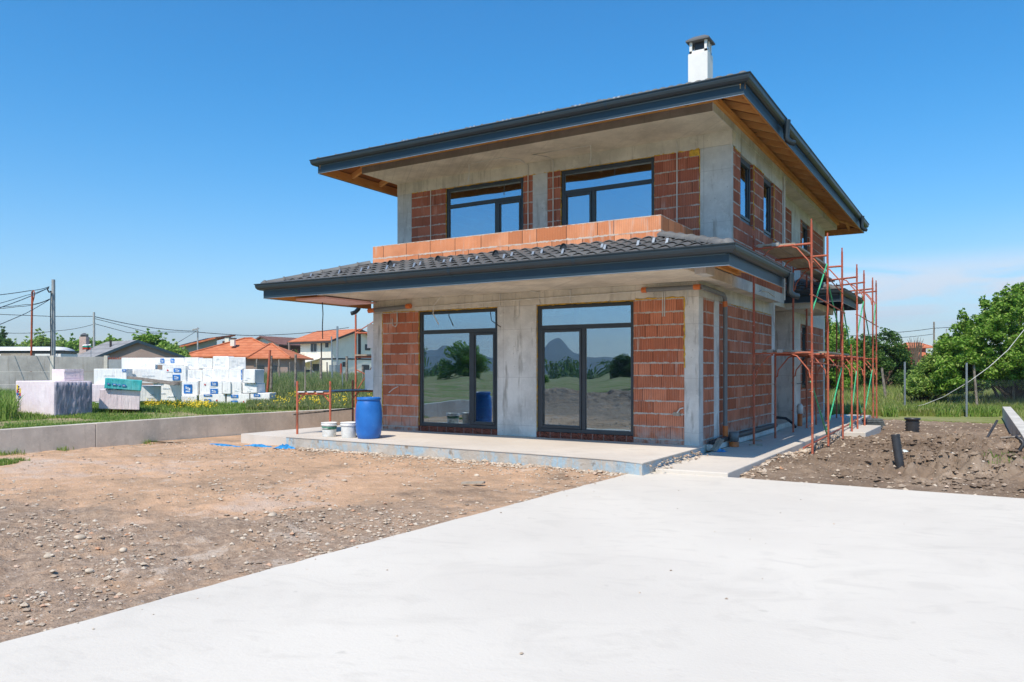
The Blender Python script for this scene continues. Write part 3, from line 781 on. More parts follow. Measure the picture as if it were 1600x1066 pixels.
# ---- lower roof
lx0, lx1, ly0 = -9.20, 1.30, -2.56; zl = 3.07; TL = .315; yr = 1.28; yl = .95
cl = [((lx0, yl), (-1, 0)), ((lx0, ly0), (-1, -1)), ((lx1, ly0), (1, -1)), ((lx1, yr), (1, 0))]
mb = MB(); sweep(mb, cl, [(-.022, zl), (0, zl), (0, zl+.215), (-.022, zl+.215)]); fl = mb.build('fascia', M['fascia'], house)
mb = MB(); sweep(mb, cl, [(-.012, zl-.010), (.004, zl-.010), (.004, zl-.001), (-.012, zl-.001)]); mb.build('drip_edge', M['steel'], fl)
mb = MB(); sweep(mb, cl, [(-.056, zl+.004), (-.024, zl+.004), (-.024, zl+.20), (-.056, zl+.20)]); mb.build('fascia_batten', M['wood'], house)
mb = MB(); sweep(mb, cl, gutter_prof(zl+.175)); mb.build('gutter', M['gutter'], house)
gL = [c for c in house.children if c.name.startswith('gutter')][-1]; joints([((lx0, ly0), (lx1, ly0), (0, -1))], gL, zl+.175)
zrl = zl+.262; wL = lx1-lx0
tb = MB()
tiles(tb, (lx0, ly0-.04, 0), (1, 0, 0), (0, 1, 0), lambda v: v-.03, lambda v: wL-v+.03, 1.78, TL, zrl)
tiles(tb, (lx1+.04, ly0, 0), (0, 1, 0), (-1, 0, 0), lambda v: v-.03, lambda v: 3.54, 1.78, TL, zrl)
tiles(tb, (lx0-.04, yl, 0), (0, -1, 0), (1, 0, 0), lambda v: 0., lambda v: yl-ly0-v+.03, 1.72, TL, zrl)
# strip beside the upper wall
tiles(tb, (lx1+.04, ly0, 0), (0, 1, 0), (-1, 0, 0), lambda v: 3.56, lambda v: yr-ly0, .92, TL, zrl)
lt = tb.build('roof_tiles', M['tile'], house)
hb = MB(); hips(hb, (lx1-.06, ly0+.06, zrl+.075), (-.42, -.84, zrl+1.72*TL+.075)); hb.build('hip_tiles', M['tile'], house); hb = MB(); hips(hb, (lx0+.06, ly0+.06, zrl+.075), (-7.52, -.88, zrl+1.68*TL+.075))
hb.build('hip_tiles', M['tile'], house)
dk = MB(); q = zrl-.03
def slab4(mb, a, t=.022):
    vs = [Vector(p) for p in a]; vs = vs+[p-Vector((0, 0, t)) for p in vs]; n = len(a)
    mb.add(vs, [tuple(range(n)), tuple(reversed(range(n, 2*n)))]+[(i, n+i, n+(i+1) % n, (i+1) % n) for i in range(n)])
slab4(dk, [(lx0, ly0, q), (lx1, ly0, q), (lx1-1.75, ly0+1.75, q+1.75*TL), (lx0+1.75, ly0+1.75, q+1.75*TL)])
slab4(dk, [(lx1, ly0, q), (lx1, yr, q), (lx1-.93, yr, q+.93*TL), (lx1-.93, 1.0, q+.93*TL), (lx1-1.75, 1.0, q+1.75*TL), (lx1-1.75, ly0+1.75, q+1.75*TL)])
slab4(dk, [(lx0, yl, q), (lx0, ly0, q), (lx0+1.7, ly0+1.7, q+1.7*TL), (lx0+1.7, yl, q+1.7*TL)])
dk.build('roof_deck', M['deckw'], house)
def zrl_(d): return q-.024-.12+d*TL
y = -2.0
while y < 1.2:
    rafter((lx1-.03, y, zrl_(.03)), (.40, y, zrl_(.9)), h=.12); y += .62
for y in (-1.7, -.95, -.2, .55):
    rafter((lx0+.03, y, zrl_(.03)), (-8.26, y, zrl_(.94)), h=.12)
for x in np.arange(-8.6, 1.0, .8):
    rafter((float(x), ly0+.03, zrl_(.03)), (float(x), -1.88, zrl_(.68)), M['wood'], h=.12)
rafter((lx0+.04, ly0+.04, zrl_(.04)), (lx0+.9, ly0+.9, zrl_(.9)), w=.1, h=.12); rafter((lx1-.04, ly0+.04, zrl_(.04)), (lx1-.9, ly0+.9, zrl_(.9)), w=.1, h=.12)
part('wall_plate', M['wood'], (.38, .46, -1.6, 1.28, 3.36, 3.47))
part('eave_block', M['conc_up'], (.36, .56, -1.35, -.85, 3.12, 3.345))
# snow guards and vent tiles
def onroof(xx, v): return Vector((xx, ly0+v, zrl+v*TL+.05))
for i, (xx, v) in enumerate([(-8.15, .45), (-7.45, .62), (-6.8, .62), (-6.72, .75), (-6.08, .62), (-6.0, .75), (-5.35, .62), (-5.27, .72), (-4.65, .7), (-4.57, .82), (-3.98, .62), (-3.88, .75), (-3.2, .68), (-3.1, .8), (-2.55, .66), (-2.45, .82), (-1.9, .62), (-1.2, .80), (-1.08, .66), (-.5, .78), (-.28, .95), (.05, .72)]):
    p = onroof(xx, v); mb = MB()
    mb.beam(p+Vector((0, -.05, -.01)), p+Vector((0, .0, .085)), .045, .012); mb.beam(p+Vector((0, 0, .085)), p+Vector((0, .10, .02)), .03, .010)
    mb.build('snow_guard', M['steel'], house)
for (xx, v) in ((-6.35, 1.12), (-5.05, 1.12), (-3.62, 1.12), (-2.10, 1.12)):
    p = onroof(xx, v); mb = MB(); ns = 9; vs = []
    for (dy, rr, zz) in ((-.12, .078, .0), (.20, .045, .06)):
        for k in range(ns):
            t = math.pi*k/(ns-1); vs.append(p+Vector((math.cos(t)*rr, dy, math.sin(t)*rr*1.45+zz-.01)))
    mb.add(vs, [(k, k+1, ns+k+1, ns+k) for k in range(ns-1)], True)
    vt = mb.build('vent_tile', M['tile'], house)
    mb = MB(); vs = [p+Vector((math.cos(math.pi*k/(ns-1))*.066, -.09, math.sin(math.pi*k/(ns-1))*.105-.01)) for k in range(ns)]
    mb.add(vs, [tuple(range(ns))]); mb.build('vent_opening', M['black'], vt)
# upper roof snow guards and vents along the skyline
for xx in (-6.95, -6.85, -6.0, -5.9, -5.8, -5.05, -4.95, -4.2, -4.1, -4.0, -3.3, -3.2, -2.45, -2.35, -1.6, -1.5):
    p = Vector((xx, uy0+.55, zr+.55*TU+.05)); mb = MB()
    mb.beam(p+Vector((0, -.04, -.01)), p+Vector((0, .0, .085)), .045, .012); mb.build('snow_guard', M['steel'], house)
# ---- canopy over the side entrance
cx1, cy0, cy1 = 1.42, 7.35, 10.85; zc = 3.27
cc = [((.0, cy0), (0, -1)), ((cx1, cy0), (1, -1)), ((cx1, cy1), (1, 1)), ((.0, cy1), (0, 1))]
mb = MB(); sweep(mb, cc, [(-.022, zc), (0, zc), (0, zc+.215), (-.022, zc+.215)]); fc = mb.build('fascia', M['fascia'], house)
mb = MB(); sweep(mb, cc, [(-.012, zc-.010), (.004, zc-.010), (.004, zc-.001), (-.012, zc-.001)]); mb.build('drip_edge', M['steel'], fc)
mb = MB(); sweep(mb, cc[:], gutter_prof(zc+.175)); mb.build('gutter', M['gutter'], house)
tb = MB(); zrc = zc+.262
tiles(tb, (0, cy0-.04, 0), (1, 0, 0), (0, 1, 0), lambda v: 0., lambda v: cx1-v+.02, 1.4, TL, zrc)
tiles(tb, (cx1+.04, cy0, 0), (0, 1, 0), (-1, 0, 0), lambda v: v-.02, lambda v: cy1-cy0-v+.02, 1.4, TL, zrc)
tiles(tb, (cx1, cy1+.04, 0), (-1, 0, 0), (0, -1, 0), lambda v: v, lambda v: cx1, 1.4, TL, zrc)
hips(tb, (cx1-.05, cy0+.05, zrc+.06), (.15, cy0+1.27, zrc+1.27*TL+.06))
tb.build('roof_tiles', M['tile'], house)
dk = MB(); q2 = zrc-.03
slab4(dk, [(0, cy0, q2), (cx1, cy0, q2), (cx1-1.4, cy0+1.4, q2+1.4*TL)]); slab4(dk, [(cx1, cy0, q2), (cx1, cy1, q2), (cx1-1.4, cy1-1.4, q2+1.4*TL), (cx1-1.4, cy0+1.4, q2+1.4*TL)])
dk.build('roof_deck', M['deckw'], house)
part('canopy_slab', M['soffit'], (.002, .75, cy0+.15, cy1-.2, 3.12, 3.3))
for y in (7.9, 8.5, 9.1, 9.7, 10.3): rafter((cx1-.03, y, q2-.14), (.7, y, q2-.14+.72*TL), h=.11)
# ---- chimney
ch = MB(); cxx, cyy = -.72, 2.35
ch.box(cxx-.22, cxx+.22, cyy-.20, cyy+.20, 6.9, 8.44)
chm = ch.build('chimney', M['white'], house, bevel=.01)
p = MB()
for sx in (-1, 1):
    for sy in (-1, 1): p.box(cxx+sx*.195-.055*(sx > 0)-.0*(sx < 0), cxx+sx*.195+.055*(sx < 0), cyy+sy*.175-.055*(sy > 0), cyy+sy*.175+.055*(sy < 0), 8.44, 8.70)
for sx in (-1, 1): p.box(cxx+sx*.19-.012, cxx+sx*.19+.012, cyy-.03, cyy+.03, 8.44, 8.70)
p.box(cxx-.195, cxx+.195, cyy-.175, cyy+.175, 8.441, 8.50); p.build('chimney_top', M['white'], chm)
p = MB(); p.box(cxx-.10, cxx+.10, cyy-.10, cyy+.10, 8.50, 8.69); p.build('flue', M['black'], chm)
p = MB(); vs = [(cxx-.26, cyy-.24, 8.70), (cxx+.26, cyy-.24, 8.70), (cxx+.26, cyy+.24, 8.70), (cxx-.26, cyy+.24, 8.70), (cxx-.26, cyy-.24, 8.735), (cxx+.26, cyy-.24, 8.735), (cxx+.26, cyy+.24, 8.735), (cxx-.26, cyy+.24, 8.735), (cxx-.12, cyy-.10, 8.84), (cxx+.12, cyy-.10, 8.84), (cxx+.12, cyy+.10, 8.84), (cxx-.12, cyy+.10, 8.84)]
p.add(vs, [(3, 2, 1, 0), (0, 1, 5, 4), (1, 2, 6, 5), (2, 3, 7, 6), (3, 0, 4, 7), (4, 5, 9, 8), (5, 6, 10, 9), (6, 7, 11, 10), (7, 4, 8, 11), (8, 9, 10, 11)]); p.build('chimney_cap', M['tile'], chm)
# ---- downpipes
def hopper(x, y, z, out=(1, 0), spin=0., long=True):
    mb = MB(); c = Vector((x+out[0]*.10, y+out[1]*.10, z))
    mb.lathe(c, [(.055, -.16), (.06, -.1), (.075, .05), (.085, .13), (.085, .15), (.075, .15), (.07, .1)], 16)
    mb.tube([c+Vector((0, 0, -.13)), c+Vector((0, 0, -.20)), c+Vector((.02, .02, -.25)), c+Vector((.07, .07, -.29)), c+Vector((.13, .13, -.30))], .058, 14)
    mb.build('downpipe_outlet', M['gutter'], house)
hopper(ux1+.02, 1.9, zf+.14); hopper(ux1+.02, 13.3, zf+.14); hopper(lx1+.02, yr-.06, zl+.12)
def elbow(x, y, z, dx, dy):
    mb = MB(); c = Vector((x, y, z))
    mb.tube([c+Vector((0, 0, .12)), c, c+Vector((dx*.02, dy*.02, -.06)), c+Vector((dx*.10, dy*.10, -.14)), c+Vector((dx*.2, dy*.2, -.17))], .055, 14); mb.build('downpipe_outlet', M['gutter'], house)
elbow(-9.27, 6.6, 6.28, -1, -.3); elbow(-9.27, .62, 3.10, -1, -.4)
# rainwater and cable runs on the walls
def pipe(name, mat, pts, r, n=10):
    mb = MB(); mb.tube(pts, r, n); return mb.build(name, mat, house)
pipe('drain_pipe', M['pipe_grey'], [(-1.02, -.09, 3.03), (-.02, -.09, 3.03)], .045, 14); pipe('pipe_joint', M['pipe_orange'], [(-1.12, -.09, 3.03), (-1.02, -.09, 3.03)], .055, 14); pipe('pipe_joint', M['pipe_orange'], [(-.07, -.09, 3.03), (.06, -.09, 3.03)], .052, 14)
pipe('drain_pipe', M['pipe_grey'], [(.06, -.09, 3.03), (.085, .0, 3.03), (.085, 1.3, 3.0), (.09, 1.42, 2.93), (.09, 1.45, 2.8), (.09, 1.45, .28)], .045, 14)
pipe('pipe_joint', M['pipe_orange'], [(.085, 1.43, 2.87), (.09, 1.45, 2.76)], .053, 14); pipe('pipe_joint', M['pipe_orange'], [(.09, 1.45, .30), (.09, 1.45, .08)], .056, 14)
pipe('drain_pipe', M['pipe_grey'], [(-7.05, -.08, 2.97), (-8.1, -.08, 2.92)], .05, 14); pipe('pipe_joint', M['pipe_orange'], [(-6.98, -.08, 2.975), (-7.1, -.08, 2.97)], .06, 14); pipe('pipe_joint', M['pipe_orange'], [(-8.1, -.08, 2.92), (-8.3, -.08, 2.91)], .056, 14)
mb = MB(); mb.lathe((.24, 1.55, -.13), [(.085, 0), (.085, .12), (.10, .12), (.10, .30), (.085, .30), (.085, .2)], 18); mb.build('pipe_socket', M['pipe_grey'], house)
mb = MB(); mb.lathe((.24, 1.55, -.132), [(.10, 0), (.10, .10), (.0, .10)], 18); mb.build('pipe_joint', M['pipe_orange'], house)
def cable(pts, r=.011, mat='wire_white'): 
    mb = MB(); mb.tube(pts, r, 5); mb.build('cable', M[mat], house)
E_ = -.012
cable([(-6.9, E_, 2.945), (-5.5, E_, 2.965), (-4.2, E_, 2.985), (-2.6, E_, 3.0), (-1.1, E_, 3.02)], .012)
cable([(-4.0, E_, 2.99), (-4.0, E_, 2.62), (-4.05, E_, 2.56), (-4.12, E_, 2.58)], .012)
cable([(-4.5, E_, 3.14), (-4.5, E_, 2.88)]); cable([(-3.55, -.3, 3.135), (-3.5, E_, 3.12), (-3.5, E_, 2.92), (-3.46, E_, 2.86)], .012); cable([(-2.75, E_, 3.14), (-2.75, E_, 2.86)], .012)
cable([(-.72, E_, 2.99), (-.72, E_, 2.5)], .012); cable([(-.68, E_, 2.99), (-.68, E_, 2.5)], .012); cable([(-.22, E_, 3.14), (-.22, E_, 2.7)], .009)
cable([(-7.45, E_, 2.9), (-7.45, E_, 2.56), (-7.5, E_, 2.5), (-7.58, E_, 2.53), (-7.6, E_, 2.7)], .013)
cable([(-7.42, E_, 1.05), (-7.52, -.06, 1.0), (-7.62, -.12, .9)], .012); cable([(-5.9, -.3, 3.14), (-6.15, -.25, 2.95), (-6.2, -.22, 2.75), (-6.05, -.2, 2.5)], .011)
cable([(-4.75, -.02, 2.75), (-4.7, -.04, 2.55), (-4.45, -.05, 2.4)], .010, 'cable')
cable([(-.30, E_, .72), (-.36, -.05, .70), (-.42, -.03, .62)], .014)
part('junction_box', M['plank'], (-.50, -.37, -.03, .0, .56, .63))
for (pts) in ([(-7.2, .985, 6.0), (-7.2, .985, 4.3)], [(-4.36, .6, 6.24), (-4.36, .985, 6.2), (-4.36, .985, 4.3)], [(-3.72, .7, 6.24), (-3.70, .985, 6.22), (-3.70, .985, 4.3)], [(-.78, .985, 6.2), (-.78, .985, 4.3)]): cable(pts, .013)
cable([(-5.55, .3, 6.24), (-5.56, .32, 6.0), (-5.58, .3, 5.83)], .011); cable([(-2.5, .45, 6.24), (-2.5, .47, 6.0), (-2.52, .46, 5.86)], .011)
cable([(-5.5, .3, 6.24), (-4.6, .25, 6.24), (-4.36, .6, 6.24)], .009); cable([(-2.5, .45, 6.24), (-3.9, .4, 6.24), (-3.72, .7, 6.24)], .009)
cable([(.385, 5.58, 6.3), (.385, 5.58, 3.2)], .03)
cable([(.372, 2.4, 3.1), (.385, 3.1, 3.18), (.40, 3.25, 3.24), (.39, 3.9, 3.26), (.385, 4.6, 3.2)], .012); cable([(.25, 5.0, 3.14), (.25, 5.02, 2.75), (.27, 5.05, 2.5)], .014)
cable([(.02, 9.0, 1.05), (.02, 13.0, 1.05)], .01, 'cable')
# electricity meter boxes, pink board under the eave, black membrane roll
part('meter_box', M['plastic_white'], (-8.50, -8.235, .08, .30, 2.0, 2.6), (-8.40, -8.235, .12, .26, 1.45, 2.0), (-8.56, -8.235, .06, .30, .95, 1.45), (-8.36, -8.235, .14, .24, .0, .95), bevel=.008)
M['pink'] = plain('pink_foam_board', (.80, .52, .52), .7, .2, var=.05)
part('insulation_board', M['pink'], (-9.05, -8.1, -1.75, -.05, 3.08, 3.12))
cable([(-8.95, -1.0, 3.08), (-8.93, -1.0, 2.8), (-8.95, -1.0, 2.5), (-8.94, -1.0, 2.2)], .012, 'cable')
mb = MB(); mb.tube([(.09, .48, .02), (.10, 1.0, .035), (.09, 2.2, .03), (.10, 3.6, .035), (.09, 5.0, .03), (.09, 5.95, .035)], [.05, .065, .06, .068, .06, .06], 10); mb.build('membrane_roll', M['black'], house)
# mortar droppings along the base
for k in range(3):
    pass
# ------------------------------------------------------------------ scaffold along the right side
XI, XO = .52, 1.70
ins = [2.05, 4.0, 5.98, 7.72, 9.1, 10.75, 12.75, 13.6]
outs = [1.97, 3.84, 5.91, 7.44, 8.50, 9.98, 12.03, 12.96]
sc = thing('scaffolding', 'rusty red tube scaffolding with plank decks along the right side of the house', 'scaffolding', (1.1, 7.5, -.2))
tops = [4.50, 4.50, 4.45, 2.12, 4.35, 4.35, 4.35, 4.35]; itops = [4.30, 2.1, 4.3, 4.3, 2.1, 4.3, 4.3, 4.3]
def scpart(name, mat, pts, r, n=8):
    mb = MB(); mb.tube(pts, r, n); return mb.build(name, mat, sc)
def standard(x, y, z0, z1, lean=0.):
    mb = MB(); r = .024; zm = z0+2.0
    pts = [(x, y, z0), (x+lean*.5, y, min(zm, z1))]
    mb.tube(pts, r, 9)
    if z1 > zm+.3:
        mb.tube([(x+lean*.5, y, zm-.09), (x+lean*.5, y, zm+.09)], r*1.22, 9)
        mb.tube([(x+lean*.5, y, zm), (x+lean, y, z1-.1)], r, 9); mb.tube([(x+lean, y, z1-.1), (x+lean, y, z1+.0)], r*.74, 9)
    o = mb.build('standard', M['red'], sc)
    p = MB()
    for zz in (.55, 1.25, 2.55, 3.2):
        if z0+zz < z1-.2: p.tube([(x, y, z0+zz), (x-.05, y-.03, z0+zz+.01)], .008, 6)
    p.build('brace_pin', M['red'], o)
for i in range(8):
    standard(XO, outs[i], -.24, tops[i], -.02); standard(XI, ins[i], -.135, itops[i])
    yo, yi = outs[i], ins[i]
    for lvl in ((1.80,) if tops[i] < 3 else (1.80, 4.0)):
        P = lambda t, z: Vector((XI+(XO-XI)*t, yi+(yo-yi)*t, z))
        if lvl > 3 and i in (3,): continue
        mb = MB(); mb.tube([P(0, lvl), P(1, lvl)], .024, 8)
        fr = mb.build('ledger', M['red'], sc)
        for (a, s) in ((0, 1), (1, -1)):
            mb = MB(); mb.tube([P(a, lvl-.52), P(a+s*.04, lvl-.50), P(a+s*.06, lvl-.35), P(a+s*.26, lvl-.06), P(a+s*.34, lvl-.03)], .015, 7); mb.build('corner_brace', M['red'], fr)
# decks
def deckpl(y0, y1, z, xs, name='deck_plank', mat='plank'):
    for x0, x1 in xs:
        mb = MB(); dz = random.uniform(0, .008)
        mb.box(x0, x1, y0+random.uniform(-.1, .1), y1+random.uniform(-.08, .12), z+.026+dz, z+.066+dz); mb.build(name, M[mat], sc, bevel=.004)
M['steel_deck'] = plain('dusty_steel_deck', (.34, .33, .31), .6, .4, .2, var=.35, sc=7)
deckpl(2.02, 5.9, 3.998, [(.58, .96), (.98, 1.34)])
deckpl(5.5, 9.6, 3.998, [(.60, .95)])
deckpl(2.0, 5.95, 1.798, [(.58, .92), (.94, 1.28)]); deckpl(5.8, 9.4, 1.84, [(.60, .95), (1.0, 1.36)]); deckpl(9.3, 13.0, 1.798, [(.62, .98), (1.0, 1.36)])
for (x0, x1, y, z) in ((.56, .70, 2.04, 1.82), (.80, .92, 2.03, 1.82), (1.0, 1.12, 2.02, 1.82), (.62, .72, 2.04, 4.02), (.90, 1.04, 2.02, 4.02)):
    mb = MB(); mb.box(x0, x1, y-.035, y+.05, z-.01, z+.06); mb.build('deck_hook', M['steel_deck'], sc)
# green cross braces and thin guard rods
def gb(p, q, mat='green_bar', r=.017): scpart('diagonal_brace', M[mat], [p, q], r, 7)
xb = XO-.03
gb((xb, outs[1]-.02, 3.80), (xb, outs[0], 2.55)); gb((xb-.04, outs[1]+.02, 3.66), (xb-.04, outs[2], 2.35))
gb((xb, outs[0], 1.22), (xb, outs[1], .02)); gb((xb, outs[2], 1.50), (xb, outs[1], .12))
gb((xb, outs[4], 1.42), (xb-.02, outs[3], -.05)); gb((xb, outs[6], 1.45), (xb, outs[5], .05)); gb((xb-.04, outs[4], .98), (xb-.04, outs[5], .2))
gb((xb, outs[5], 3.45), (xb, outs[4], 2.3)); gb((xb-.04, outs[5], 3.6), (xb-.04, outs[6], 2.2)); gb((xb, outs[7], 3.6), (xb, outs[6], 2.5)); gb((xb-.03, outs[2], 3.4), (xb-.03, outs[3], 2.1)); gb((xb-.05, outs[6], 1.3), (xb-.05, outs[7], .1))
for a, b in ((0, 2), (4, 7)):
    scpart('guard_rod', M['red'], [(XO+.03, outs[a]-.1, 2.95), (XO+.035, outs[b]+.1, 2.85)], .014, 7)
scpart('guard_rod', M['red'], [(XO+.03, outs[0]-.1, 3.62), (XO+.03, outs[2]-.2, 3.30)], .012, 7)
scpart('guard_rod', M['red'], [(XO-.02, outs[0]-.12, 1.62), (XO-.02, outs[2]+.5, 1.52)], .012, 7)
tag(solo(MB().tube([(1.60, 1.6, -.09), (1.52, 5.2, -.08), (1.45, 9.4, -.05), (1.42, 12.4, .12)], .02, 8), 'loose_scaffold_tube', M['red'], 'long rusty tube lying along the path edge under the scaffolding', 'tube', (1.5, 6, -.13)))
# base timber blocks on the path
for (x, y, l) in ((.56, 2.05, 'small timber pad under the front inner leg of the scaffolding'), (.3, 3.1, 'pale timber offcut lying in the shade of the path')):
    mb = MB(); M4 = Matrix.Translation((x, y, -.133)) @ Matrix.Rotation(.4, 4, 'Z'); mb.mbox(M4, .26, .10, .025); solo(mb, 'timber_offcut', M['plank'], l, 'timber', (x, y, -.133), bevel=.004)
# ------------------------------------------------------------------ trestle and second scaffold on the left side
A = Vector((-8.90, -1.84, 0)); B = Vector((-8.25, -1.44, 0)); Cc = Vector((-9.42, .54, -.03)); Dd = Vector((-8.78, .93, -.03))
tr = thing('trestle_table', 'low red steel trestle with a dark board on top behind the blue drum', 'trestle', (-8.8, -.5, -.03))
def trp(name, mat, pts, r=.025):
    mb = MB(); mb.tube(pts, r, 9); return mb.build(name, mat, tr)
def up(p, z): return Vector((p.x, p.y, z))
for i, p in enumerate((A, B, Cc, Dd)):
    trp('leg', M['red'], [up(p, -.05 if i == 0 else p.z), up(p, 1.19)], .026)
trp('cross_bar', M['red'], [up(A, .90), up(B, .90)], .026); trp('cross_bar', M['red'], [up(Cc, .90), up(Dd, .90)], .024)
for p, q in ((A, B), (B, A), (Cc, Dd)):
    d = (q-p).normalized(); trp('corner_brace', M['red'], [up(p, .70), up(p+d*.16, .88)], .014)
trp('tie_rail', M['wood_grey'], [up(A-Vector((.1, .03, 0)), .42), up(Cc, .44)], .022)
mb = MB(); s1 = (B-A); q = [A-s1*.02, B+s1*.1, Dd+s1*.15, Cc]
mb.prism([(p.x, p.y) for p in q], .93, .955); mb.build('table_board', M['black'], tr)
for t in (.06, .34, .62):
    mb = MB(); p = A+s1*t; r = A+s1*(t+.20); mb.beam(up(p, .945)-Vector((0, .03, 0)), up(r, .945)-Vector((0, .03, 0)), .10, .022); mb.build('board_strip', M['plastic_white'], tr)
sl = thing('scaffolding', 'tall red tube scaffolding at the left side wall of the house', 'scaffolding', (-9.6, 2, 0))
for (x, y) in ((-9.82, 1.08), (-8.7, 1.7), (-9.86, 3.2), (-8.72, 3.8)):
    mb = MB(); mb.tube([(x, y, -.035), (x, y, 2.95)], .026, 9); mb.build('standard', M['red'], sl)
for (p, q) in (((-9.82, 1.08, 1.80), (-8.7, 1.7, 1.80)), ((-9.86, 3.2, 1.8), (-8.72, 3.8, 1.8)), ((-9.82, 1.08, 2.45), (-8.7, 1.7, 2.45))):
    mb = MB(); mb.tube([p, q], .024, 8); mb.build('ledger', M['red'], sl)
for (p, q) in (((-9.82, 1.08, .85), (-9.3, 1.37, 1.78)), ((-9.80, 1.1, 1.45), (-8.9, 1.6, .95)), ((-9.82, 1.08, 2.45), (-8.6, 1.9, 3.4)), ((-9.86, 3.2, 1.1), (-9.3, 3.5, 1.78))):
    mb = MB(); mb.tube([p, q], .014, 7); mb.build('diagonal_brace', M['red'], sl)
mb = MB(); mb.prism([(-9.8, 1.0), (-8.75, 1.58), (-8.75, 3.8), (-9.8, 3.2)], 1.83, 1.87); mb.build('deck_plank', M['plank'], sl)
# ------------------------------------------------------------------ drum and buckets on the terrace
dr = thing('plastic_drum', 'tall blue plastic drum with a screw lid standing on the terrace', 'drum', (-6.50, -2.06, 0))
prof = [(0, 0), (.215, 0), (.235, .015), (.262, .12), (.279, .28), (.283, .44), (.277, .60), (.262, .72), (.240, .795), (.232, .81)]
mb = MB(); mb.lathe((-6.50, -2.06, 0), prof, 36); mb.build('body', M['blue'], dr)
mb = MB(); mb.lathe((-6.50, -2.06, 0), [(.232, .806), (.250, .808), (.252, .835), (.250, .862), (.242, .872), (.225, .868), (.22, .855), (0, .852)], 36); mb.build('lid', M['blue'], dr)
mb = MB()
for z in (.22, .36, .50):
    for k in range(3): 
        a = R(196)+k*.05; mb.beam((-6.50+.281*math.cos(a), -2.06+.281*math.sin(a), z), (-6.50+.281*math.cos(a+.05), -2.06+.281*math.sin(a+.05), z), .004, .010)
mb.build('level_mark', M['plastic_white'], dr)
M['bucket_green'] = plain('green_label_band', (.05, .17, .11), .5, .3, var=.3, sc=25)
M['grime'] = plain('bucket_plastic', (.70, .70, .67), .45, .4, var=.10, sc=9)
def bucket(loc, label, band, r=.165, h=.31):
    b = thing('plastic_bucket', label, 'bucket', loc, 'white buckets beside the drum'); c = Vector(loc)
    mb = MB(); mb.lathe(c, [(0, 0), (r*.84, 0), (r*.87, .01), (r*.955, h*.78), (r*.955, h*.80)], 28); mb.build('body', M['grime'], b)
    mb = MB(); mb.lathe(c, [(r*.955, h*.79), (r*1.04, h*.79), (r*1.05, h*.86), (r*1.0, h*.865), (r*1.0, h*.93), (r*1.05, h*.935), (r*1.05, h), (r*.98, h), (r*.96, h*.93), (0, h*.92)], 28); mb.build('rim', M['plastic_white'], b)
    mb = MB(); mb.tube([c+Vector((math.cos(a)*r*1.07, math.sin(a)*r*1.07-.02*math.sin(a*1), h*.86-.10*math.sin((a-.5)/2.1*math.pi))) for a in np.linspace(.5, 2.6, 12)], .004, 6); mb.build('handle', M['steel'], b)
    if band:
        mb = MB(); mb.lathe(c, [(r*.935, h*.52), (r*.945, h*.52), (r*.965, h*.74), (r*.955, h*.74)], 28); mb.build('label_band', M['bucket_green'], b)
        mb = MB()
        for k in range(13):
            a = R(205)+k*R(8.2); hh = .012 if k % 4 else .006
            p = c+Vector((math.cos(a)*r*.975, math.sin(a)*r*.975, h*.60)); t = Vector((-math.sin(a), math.cos(a), 0))
            mb.beam(p-t*.005, p+t*.005, .004, hh*2)
        mb.build('label_lettering', M['plastic_white'], b)
bucket((-7.52, -2.20, 0), 'white bucket with a green label band on the terrace', True)
bucket((-6.98, -2.16, 0), 'plain white bucket close beside the blue drum', False, .175, .33)
M['bag'] = plain('clear_plastic_film', (.62, .68, .66), .25, .6, var=.15, sc=8)
def crumple(name, loc, sx, sy, sz, mat, label, cat, n=14, seed=1):
    rs = random.Random(seed); mb = MB(); vs = []; fs = []
    for i in range(n):
        for j in range(n):
            u, v = i/(n-1)-.5, j/(n-1)-.5; e = max(0, 1-(u*u+v*v)*4)
            vs.append((loc[0]+u*sx+rs.uniform(-1, 1)*sx*.04, loc[1]+v*sy+rs.uniform(-1, 1)*sy*.04, loc[2]+.004+sz*e*(.35+.65*rs.random())))
    for i in range(n-1):
        for j in range(n-1): fs.append((i*n+j, (i+1)*n+j, (i+1)*n+j+1, i*n+j+1))
    mb.add(vs, fs, False)
    o = solo(mb, name, mat, label, cat, loc); m = o.modifiers.new('thick', 'SOLIDIFY'); m.thickness = .003; return o
crumple('plastic_sheet', (-7.25, -1.75, 0), .30, .25, .22, M['bag'], 'crumpled clear plastic sheet between the two buckets', 'plastic sheet', 12, 3)
M['bluefilm'] = plain('blue_film', (.03, .24, .52), .35, .5, var=.35, sc=12)
crumple('plastic_film', (-8.05, -2.95, -.225), .6, .18, .11, M['bluefilm'], 'crumpled bright blue plastic film at the left end of the terrace', 'plastic film', 16, 5)
crumple('plastic_film', (-8.95, -2.88, -.24), .95, .12, .06, M['bluefilm'], 'thin middle strip of blue plastic film on the rubble', 'plastic film', 16, 8)
crumple('plastic_film', (-9.95, -3.10, -.25), 1.5, .13, .045, M['bluefilm'], 'long flat strip of blue plastic film nearest the low wall', 'plastic film', 18, 9)
crumple('blue_scrap', (.28, .45, -.13), .22, .2, .06, M['bluefilm'], 'scrap of blue film at the foot of the corner column', 'plastic film', 8, 10)
for k, (p0, p1) in enumerate((((.12, .40, -.12), (.20, .66, .10)), ((.20, .36, -.12), (.27, .62, .08)))):
    mb = MB(); mb.beam(p0, p1, .07, .025); solo(mb, 'timber_offcut', M['plank'], ('left' if k == 0 else 'right')+' one of two short boards leaning against the corner column', 'timber', (p0[0], p0[1], -.13))
